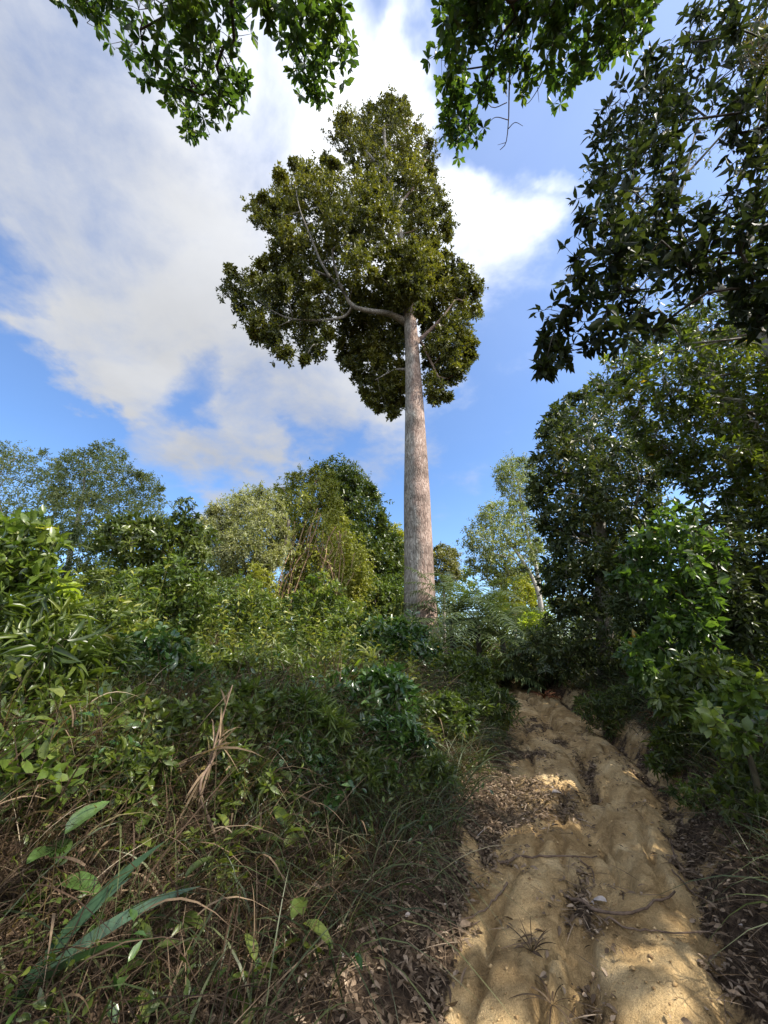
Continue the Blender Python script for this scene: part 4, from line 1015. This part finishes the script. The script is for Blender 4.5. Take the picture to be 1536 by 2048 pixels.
# ---- leaf litter
def litter(n, reg, dens, L):
    q = scatter(n, reg, dens); m = len(q); a = rng.random(m) * 6.28
    d = np.stack([np.cos(a), np.sin(a), rng.normal(0, .25, m)], -1)
    mb = MB(); q[:, 2] += rng.uniform(.004, .03, m)
    leaves(mb, OVAL, q, d, L * rng.choice([.55, .8, 1.0, 1.6], m, p=[.4, .3, .2, .1]) * rng.uniform(.7, 1.2, m), L * .36 * rng.uniform(.5, 1.3, m), np.clip(.45 + rng.normal(0, .2, m), 0, 1), n0=np.array([0, 0, 1.0]) + rng.normal(0, .35, (m, 3)))
    # straws
    k = m // 2; q2 = scatter(k, reg, dens); a = rng.random(len(q2)) * 6.28; q2[:, 2] += .012
    blades(mb, q2, np.stack([np.cos(a), np.sin(a), rng.normal(.08, .12, len(q2))], -1), rng.uniform(.06, .25, len(q2)), .004, .15, np.clip(.4 + rng.normal(0, .2, len(q2)), 0, 1))
    o = mb.build('leaf_litter', M['litter']); tag(o, None, None, kind='stuff')


def litdens(x, y):
    c = claymask(x, y); u = (x - pcen(y)) / phw(y)
    side = sstep(2.6, 1.0, np.abs(u)) * np.where(u > 1.05, .55, 1.0)
    return np.clip((1 - 1.15 * c) * side + .07, 0, 1) * np.clip(4.5 / np.maximum(y, 1), 0, 1)


litter(40000, (-2, 7, 1.5, 15), litdens, .055)

# ---- crumbs and pebbles of clay on the track
q = scatter(5200, (-.5, 6, 1.5, 12), lambda x, y: np.clip(3.2 / y, 0, 1) * sstep(1.25, .9, np.abs((x - pcen(y)) / phw(y))) * (.25 + .75 * sstep(.45, .6, fbm(x, y, 2.3))))
oc = np.array([[1, 0, 0], [-1, 0, 0], [0, 1, 0], [0, -1, 0], [0, 0, 1], [0, 0, -1.0], [.75, .75, .2], [-.7, .7, -.2], [-.75, -.7, .25], [.7, -.75, -.2]])
of = np.array([[4, 0, 6], [4, 6, 2], [4, 2, 7], [4, 7, 1], [4, 1, 8], [4, 8, 3], [4, 3, 9], [4, 9, 0], [5, 6, 0], [5, 2, 6], [5, 7, 2], [5, 1, 7], [5, 8, 1], [5, 3, 8], [5, 9, 3], [5, 0, 9]])
sz = .0035 + .011 * rng.random(len(q)) ** 3.5
vv = q[:, None] + oc[None] * rng.uniform(.65, 1.3, (len(q), 10, 1)) * sz[:, None, None] * np.array([1, 1, .7])
pm = MB(); pm.add(vv.reshape(-1, 3), (of[None] + (np.arange(len(q)) * 10)[:, None, None]).reshape(-1, 3), np.repeat(np.clip(.5 + rng.normal(0, .2, len(q)), 0, 1), 10))
tag(pm.build('pebbles', M['crumb']), None, None, kind='stuff')

# ------------------------------------------------------------------ single small plants and sticks
def strap(name, label, px, py, n, L, W, mat, bend=(.5, 1.1), lean=.6, cat='plant', base=None, group=None, updir=None, e=1.0):
    b = hit(px, py) if base is None else base
    root = empty(name, b, label, cat, group)
    a = np.arange(n) * 2.4 + rng.random() * 6
    d = np.stack([np.cos(a) * lean, np.sin(a) * lean, np.full(n, e)], -1) + rng.normal(0, .12, (n, 3))
    if updir is not None: d = d + np.asarray(updir)
    for i in range(n):
        mb = MB(); blades(mb, np.array([b]) , d[i:i + 1], L * rng.uniform(.75, 1.1), W, rng.uniform(*bend), np.clip(.5 + rng.normal(0, .15), 0, 1), seg=9)
        mb.build('leaf', M[mat], root, b)
    return root


def seedling(label, px, py, h, n, L, W, mat='bush', lean=(0, 0), cat='seedling', group='broad-leaved seedlings in the dry grass', drop_=.1, base=None):
    b = hit(px, py) if base is None else base
    root = empty('seedling', b, label, cat, group)
    c = spline([b - [0, 0, .02], b + [lean[0] * .4 * h, lean[1] * .4 * h, h * .5], b + [lean[0] * h, lean[1] * h, h]], 10)
    mb = MB(); tube(mb, c, np.linspace(.005, .0025, 10), 5); mb.build('stem', M['stem'], root, b)
    i = np.linspace(3, 9, n).astype(int); a = np.arange(n) * 2.5 + rng.random() * 6
    d = np.stack([np.cos(a), np.sin(a), np.full(n, .35 - drop_) + np.linspace(-.2, .6, n)], -1)
    for k in range(n):
        lm = MB(); s = rng.uniform(.8, 1.1)
        leaves(lm, FINE, c[i[k]][None], d[k:k + 1], L * s, W * s, np.clip(.55 + rng.normal(0, .15), 0, 1), n0=np.array([[0, 0, 1.0]]) + rng.normal(0, .15, (1, 3)))
        lm.build('leaf', M[mat], root, b, smooth=True)
    return root


seedling('bright seedling in the dry grass below the middle of the left bank', 560, 1775, .32, 7, .20, .075)
seedling('sunlit yellow-green seedling beside the bright dead stalks', 455, 1600, .30, 8, .17, .065, 'limey')
seedling('drooping broad-leaved seedling near the bottom left of the path', 600, 1940, .24, 5, .19, .085, drop_=.5)
seedling('small dark seedling above the bright seedling', 575, 1660, .28, 5, .17, .07)
seedling('seedling with paired leaves under the sunlit stalks', 440, 1770, .26, 5, .14, .06)
seedling('tall seedling in the shade left of the dead stalks', 255, 1800, .34, 6, .16, .07)
seedling('seedling with upright leaves right of the long blue-green blades', 350, 1900, .26, 5, .17, .065)
seedling('broad dark seedling at the bottom left corner', 85, 1860, .34, 5, .24, .11, 'gloss')
seedling('thin seedling among the stalks at the bottom edge', 280, 2020, .2, 5, .13, .05)
seedling('little seedling standing below the dark narrow-leaved bush', 600, 1560, .3, 6, .15, .06)
seedling('climbing seedling with round leaves at the left edge', 60, 1640, .6, 7, .15, .085)
seedling('young leafy shoot at the bottom edge left of the bare clay patch', 500, 2030, .16, 5, .12, .05, 'bush')
seedling('fine leafy seedling on the right bank near the bottom of the trailing plant', 1420, 1610, .18, 8, .13, .035, 'lush', group=None)
strap('blade_plant', 'plant with long broad blue-green blades in the lower left corner', 60, 1990, 4, .6, .052, 'blue', (.2, .5), .5, base=hit(20, 2010), updir=(.75, .35, -.25))
strap('strap_leaf_plant', 'pale arching strap-leaved plant on the bank left of the glossy trunk bush', 740, 1440, 9, 1.1, .06, 'straw', (.7, 1.2), .5, base=on(P(745, 1400, 8.0)[0], 8.0) + [0, 0, .35])
strap('strap_leaf_plant', 'small yellow-green strap-leaved plant above the dry grass in the middle', 690, 1500, 7, .5, .055, 'limey', (.3, .9), .55, base=on(P(700, 1500, 6.4)[0], 6.4) + [0, 0, .2])
strap('strap_leaf_plant', 'dark strap-leaved tuft hanging over the left edge of the path', 960, 1500, 14, .8, .022, 'grass', (.8, 1.4), .8)
strap('grass_tuft', 'tall grass tuft arching from the right bank', 1475, 1460, 22, .85, .014, 'grass', (.6, 1.2), .7, base=on(P(1490, 1400, 3.8)[0], 3.8))
strap('grass_tuft', 'tuft of dead grass growing on the near left ridge of the path', 1065, 1905, 18, .16, .006, 'dry', (.2, .7), .9)
strap('grass_tuft', 'small wilted grass tuft flat on the path near the bottom edge', 1105, 2010, 14, .2, .007, 'dry', (.6, 1.2), 1.4)
strap('dead_fern', 'rusty dead fern clump at the right of the path bend', 1085, 1360, 16, .7, .05, 'rust', (.6, 1.2), .7, base=on(P(1085, 1360, 11.8)[0], 11.8))
strap('dead_fern', 'rust-brown withered fern at the foot of the right bank under the bright shrub', 1330, 1440, 16, .4, .03, 'rust', (.6, 1.3), .9)

# dead reed stalks, one lit by the sun
def stalk(name, label, pts, r, mat='twig', nleaf=0, cat='stalk', L=.3):
    c = spline(pts, 18); root = empty(name, c[0], label, cat)
    mb = MB(); tube(mb, c, np.linspace(r, r * .4, 18), 6); mb.build('stem', M[mat], root, c[0])
    if nleaf:
        lm = MB(); i = rng.integers(4, 18, nleaf)
        tg = nrm(np.gradient(c, axis=0))[i] * rng.choice([-1, .9], (nleaf, 1))
        blades(lm, c[i], tg + rng.normal(0, .22, (nleaf, 3)), L * rng.uniform(.5, 1.1, nleaf), .014, rng.uniform(.1, .7, nleaf), np.clip(.75 + rng.normal(0, .12, nleaf), 0, 1))
        lm.build('dead_leaves', M['dry'], root, c[0])
b = hit(380, 1700)
Yb = b[1]
stalk('reed_stalk', 'tall dead reed stalk rising above the dry grass', [b, P(410, 1560, Yb), P(440, 1450, Yb + .1), P(465, 1370, Yb + .2)], .009, nleaf=14)
stalk('reed_stalk', 'sunlit straw-coloured dead stalk with hanging sheaths', [b + [.15, .05, 0], P(400, 1580, Yb - .1), P(425, 1520, Yb), P(440, 1480, Yb)], .012, nleaf=26, L=.22)
stalk('reed_stalk', 'bent dead stalk slanting left of the sunlit stalk', [b - [.35, 0, 0], P(300, 1600, Yb), P(350, 1540, Yb), P(420, 1500, Yb)], .008, nleaf=22)
stalk('reed_stalk', 'dry slanting stalk crossing the bottom left of the bank', [hit(190, 2040), P(240, 1960, 2.4), P(300, 1850, 2.6), P(340, 1800, 2.7)], .006, nleaf=4)
stalk('thin_stem', 'thin dark bare stem slanting up from the left edge through the bushes', [hit(140, 1700), P(130, 1580, 3.2), P(150, 1480, 3.3), P(200, 1390, 3.5)], .006, 'stem')
stalk('thin_stem', 'thin dark twig leaning right across the left bushes', [hit(330, 1650), P(280, 1530, 3.7), P(190, 1440, 3.8), P(120, 1390, 3.9)], .005, 'stem')

def stick(label, pts, r, lift=.012):
    q = [hit(a, b_) for a, b_ in pts]
    c = spline(q, 16); c[:, 2] = np.maximum(c[:, 2], terrain(c[:, 0], c[:, 1])) + lift
    o = MB(); tube(o, c, np.linspace(r, r * .5, 16) * rng.uniform(.85, 1.15, 16), 7)
    ob = o.build('fallen_stick', M['twig'], None, c[0], smooth=True)
    tag(ob, label, 'stick', 'fallen sticks on the path')
stick('curved stick lying bow-shaped across the right ridge of the path', [(1135, 1802), (1180, 1825), (1240, 1836), (1300, 1826), (1352, 1795)], .011, .02)
stick('long thin stick below the bow-shaped stick', [(1210, 1848), (1270, 1865), (1330, 1872), (1440, 1868)], .006)
stick('thin stick lying across the litter in the middle of the path', [(1000, 1730), (1080, 1718), (1140, 1716), (1195, 1720)], .008)
stick('short twig bent down beside the rut pit', [(1160, 1725), (1185, 1745), (1190, 1780)], .006)
stick('slim stick slanting down the left gutter', [(1015, 1770), (1000, 1800), (970, 1830), (900, 1850)], .007)
stick('stick lying in the right gutter', [(1342, 1680), (1350, 1715), (1365, 1745)], .007)
stick('straight twig on the right slope near the bottom', [(1345, 1745), (1380, 1785), (1430, 1815)], .006)
stick('pale straw-like stick at the bottom right corner', [(1420, 1930), (1470, 1975), (1530, 2010)], .006)
stick('thin stick across the left gutter nearest the bottom edge', [(850, 1900), (900, 1870), (960, 1850)], .006)

def bigleaf(label, px, py, L, W, az, r, mat='litter'):
    p = hit(px, py) + [0, 0, .02]; mb = MB()
    leaves(mb, FINE, p[None], np.array([[cos(az), sin(az), .12]]), L, W, r, n0=np.array([[.1, -.3, 1.0]]))
    o = mb.build('dead_leaf', M[mat], None, p); tag(o, label, 'leaf', 'large dead leaves on the ground')
bigleaf('whitish dead leaf lying in the rut below the bow-shaped stick', 1215, 1812, .085, .05, 2.4, 1.0)
bigleaf('brown curled dead leaf in the left gutter', 920, 1865, .12, .045, .6, .6)
bigleaf('dark dead leaf beside the near left ridge', 890, 1905, .1, .045, .9, .2)
bigleaf('pale grey dead leaf at the edge of the litter left of the path', 655, 1990, .12, .06, 1.9, .9)
bigleaf('light dead leaf beside the upper clay ridge', 1105, 1590, .13, .05, .3, 1.0)

# ------------------------------------------------------------------ sky and sun
SUN_AZ, SUN_EL = radians(77), radians(46)      # to the right and a little behind the viewer
sd = np.array([sin(SUN_AZ) * cos(SUN_EL), -cos(SUN_AZ) * cos(SUN_EL), sin(SUN_EL)])
sl = bpy.data.lights.new('sun', 'SUN'); sl.energy = 4.9; sl.angle = radians(.5); sl.color = (1, .93, .82)
so = bpy.data.objects.new('sun', sl); COL.objects.link(so); so.location = (20, -10, 30)
from mathutils import Vector
so.rotation_euler = Vector(-sd).to_track_quat('-Z', 'Y').to_euler()

w = bpy.data.worlds.new('World'); scene.world = w; w.use_nodes = True
nt = w.node_tree; nt.nodes.clear(); N = nt.nodes.new; LK = nt.links.new
sky = N('ShaderNodeTexSky'); sky.sky_type = 'NISHITA'; sky.sun_disc = False
sky.sun_elevation = SUN_EL; sky.sun_rotation = math.atan2(sd[0], sd[1]); sky.altitude = 300; sky.air_density = 1.0; sky.dust_density = .6; sky.ozone_density = 3.0
tc = N('ShaderNodeTexCoord'); sep = N('ShaderNodeSeparateXYZ'); LK(tc.outputs['Generated'], sep.inputs[0])


def math_(op, a, b=None, c=None):
    n = N('ShaderNodeMath'); n.operation = op
    for i, q in enumerate((a, b, c)):
        if q is None: continue
        if isinstance(q, (int, float)): n.inputs[i].default_value = q
        else: LK(q, n.inputs[i])
    return n.outputs[0]


den = math_('ADD', math_('MAXIMUM', sep.outputs[2], 0.0), .22)
cu = math_('DIVIDE', sep.outputs[0], den); cv = math_('DIVIDE', sep.outputs[1], den)
cmb = N('ShaderNodeCombineXYZ'); LK(cu, cmb.inputs[0]); LK(cv, cmb.inputs[1])


def wnoise(s, d, r, off=0, dist=0):
    mp = N('ShaderNodeMapping'); mp.inputs['Location'].default_value = (off, off * .7, off); LK(cmb.outputs[0], mp.inputs[0])
    n = N('ShaderNodeTexNoise'); n.inputs['Scale'].default_value = s; n.inputs['Detail'].default_value = d; n.inputs['Roughness'].default_value = r; n.inputs['Distortion'].default_value = dist
    LK(mp.outputs[0], n.inputs[0]); return n.outputs['Fac']


# cloud banks: direction, spread, weight
wv = N('ShaderNodeTexNoise'); wv.inputs['Scale'].default_value = 2.6; wv.inputs['Detail'].default_value = 6; wv.inputs['Roughness'].default_value = .55; LK(cmb.outputs[0], wv.inputs[0])
ws = N('ShaderNodeVectorMath'); ws.operation = 'SUBTRACT'; LK(wv.outputs['Color'], ws.inputs[0]); ws.inputs[1].default_value = (.5, .5, .5)
wm_ = N('ShaderNodeVectorMath'); wm_.operation = 'MULTIPLY_ADD'; LK(ws.outputs[0], wm_.inputs[0]); wm_.inputs[1].default_value = (.42, .42, .42); LK(tc.outputs['Generated'], wm_.inputs[2])
wn = N('ShaderNodeVectorMath'); wn.operation = 'NORMALIZE'; LK(wm_.outputs[0], wn.inputs[0])
BL = [(250, 250, 420, 1.0), (560, 330, 300, .9), (420, 520, 260, .9), (180, 620, 210, .75), (620, 640, 230, .8), (60, 60, 420, .8), (330, 60, 250, .5), (740, 780, 150, .7), (560, 860, 110, .6), (380, 900, 130, .6), (480, 950, 110, .55), (250, 740, 120, .55),
      (930, 480, 140, .55), (1030, 390, 95, .42), (900, 360, 90, .35), (830, 130, 80, .35), (760, 250, 110, .3), (1115, 330, 26, .3),
      (30, 510, 130, -1.2), (50, 810, 160, -.95), (400, 750, 110, -.9), (590, 150, 60, -.3), (700, 80, 70, -.5), (170, 880, 90, -.5), (1000, 150, 150, -.5), (640, 870, 70, -.6), (470, 890, 60, -.5)]
acc = None
for px, py, rp, wt in BL:
    c = nrm(ray(px, py)); e1 = nrm(ray(px + rp, py)); ang = math.acos(min(1, float(c @ e1)))
    vd = N('ShaderNodeVectorMath'); vd.operation = 'DOT_PRODUCT'; LK(wn.outputs[0], vd.inputs[0]); vd.inputs[1].default_value = tuple(c)
    mr = N('ShaderNodeMapRange'); mr.interpolation_type = 'SMOOTHSTEP'; mr.inputs[1].default_value = cos(min(ang * 1.35, 3)); mr.inputs[2].default_value = cos(ang * .25); mr.inputs[4].default_value = wt
    LK(vd.outputs['Value'], mr.inputs[0])
    acc = mr.outputs[0] if acc is None else math_('ADD', acc, mr.outputs[0])
# broken bright cloud added behind the viewer, unseen, to fill the foreground shade
back_fill = N('ShaderNodeMapRange'); back_fill.inputs[1].default_value = .1; back_fill.inputs[2].default_value = -.5; back_fill.inputs[4].default_value = .75; LK(sep.outputs[1], back_fill.inputs[0])
acc = math_('ADD', math_('MINIMUM', acc, .95), back_fill.outputs[0])
nz = wnoise(2.3, 9, .58, 3.1, .35); nz2 = wnoise(7, 6, .6, 7.7, .2)
dens = math_('ADD', acc, math_('MULTIPLY', math_('SUBTRACT', nz, .5), 2.5))
dens = math_('ADD', dens, math_('MULTIPLY', math_('SUBTRACT', nz2, .5), .95))
cm = N('ShaderNodeMapRange'); cm.interpolation_type = 'SMOOTHSTEP'; cm.inputs[1].default_value = .06; cm.inputs[2].default_value = 1.32; LK(dens, cm.inputs[0])
shade = N('ShaderNodeMapRange'); shade.inputs[1].default_value = .3; shade.inputs[2].default_value = .7; shade.inputs[3].default_value = .76; shade.inputs[4].default_value = 1.04; LK(wnoise(1.9, 7, .55, 12.3, .3), shade.inputs[0])
glow = N('ShaderNodeVectorMath'); glow.operation = 'DOT_PRODUCT'; LK(tc.outputs['Generated'], glow.inputs[0]); glow.inputs[1].default_value = tuple(nrm(ray(370, 300)))
gl = N('ShaderNodeMapRange'); gl.interpolation_type = 'SMOOTHSTEP'; gl.inputs[1].default_value = cos(.6); gl.inputs[2].default_value = 1; gl.inputs[4].default_value = .2; LK(glow.outputs['Value'], gl.inputs[0])
bri = math_('MULTIPLY', math_('ADD', shade.outputs[0], gl.outputs[0]), 3.5)
sunw = N('ShaderNodeVectorMath'); sunw.operation = 'DOT_PRODUCT'; LK(tc.outputs['Generated'], sunw.inputs[0]); sunw.inputs[1].default_value = tuple(sd)
sg = N('ShaderNodeMapRange'); sg.interpolation_type = 'SMOOTHSTEP'; sg.inputs[1].default_value = .1; sg.inputs[2].default_value = 1; sg.inputs[3].default_value = 1; sg.inputs[4].default_value = 3.2; LK(sunw.outputs['Value'], sg.inputs[0])
bri = math_('MULTIPLY', bri, sg.outputs[0])
bk_fill = N('ShaderNodeMapRange'); bk_fill.interpolation_type = 'SMOOTHSTEP'; bk_fill.inputs[1].default_value = .2; bk_fill.inputs[2].default_value = -.35; bk_fill.inputs[3].default_value = 1; bk_fill.inputs[4].default_value = 2.6; LK(sep.outputs[1], bk_fill.inputs[0])  # unseen cloud behind the viewer brightened further as fill light
bri = math_('MULTIPLY', bri, bk_fill.outputs[0])
cc = N('ShaderNodeVectorMath'); cc.operation = 'SCALE'; cc.inputs[0].default_value = (.955, .98, 1.03); LK(bri, cc.inputs['Scale'])
hs = N('ShaderNodeHueSaturation'); hs.inputs['Hue'].default_value = .504; hs.inputs['Saturation'].default_value = 1.17; hs.inputs['Value'].default_value = 1.45; LK(sky.outputs[0], hs.inputs['Color'])
veil = math_('SUBTRACT', 1.0, math_('MULTIPLY', math_('SUBTRACT', 1.0, cm.outputs[0]), math_('SUBTRACT', .98, math_('MULTIPLY', math_('MAXIMUM', sep.outputs[2], 0.0), .14))))
mx = N('ShaderNodeMix'); mx.data_type = 'RGBA'; LK(veil, mx.inputs[0]); LK(hs.outputs[0], mx.inputs[6]); LK(cc.outputs[0], mx.inputs[7])
bg = N('ShaderNodeBackground'); bg.inputs['Strength'].default_value = .1; LK(mx.outputs[2], bg.inputs['Color'])
wo = N('ShaderNodeOutputWorld'); LK(bg.outputs[0], wo.inputs[0])

# ------------------------------------------------------------------ camera
cd = bpy.data.cameras.new('camera'); co = bpy.data.objects.new('camera', cd); COL.objects.link(co)
co.location = tuple(CAM); co.rotation_euler = (radians(90) + TH, 0, 0)
cd.sensor_fit = 'VERTICAL'; cd.sensor_height = 24; cd.lens = 24 * FPX / 2048; cd.clip_end = 2000; cd.clip_start = .05
scene.camera = co
scene.view_settings.view_transform = 'Standard'; scene.view_settings.look = 'None'; scene.view_settings.exposure = 0.97; scene.view_settings.gamma = 1
scene.cycles.max_bounces = 7; scene.cycles.diffuse_bounces = 4; scene.cycles.transmission_bounces = 5; scene.cycles.glossy_bounces = 2
scene.cycles.caustics_reflective = False; scene.cycles.caustics_refractive = False
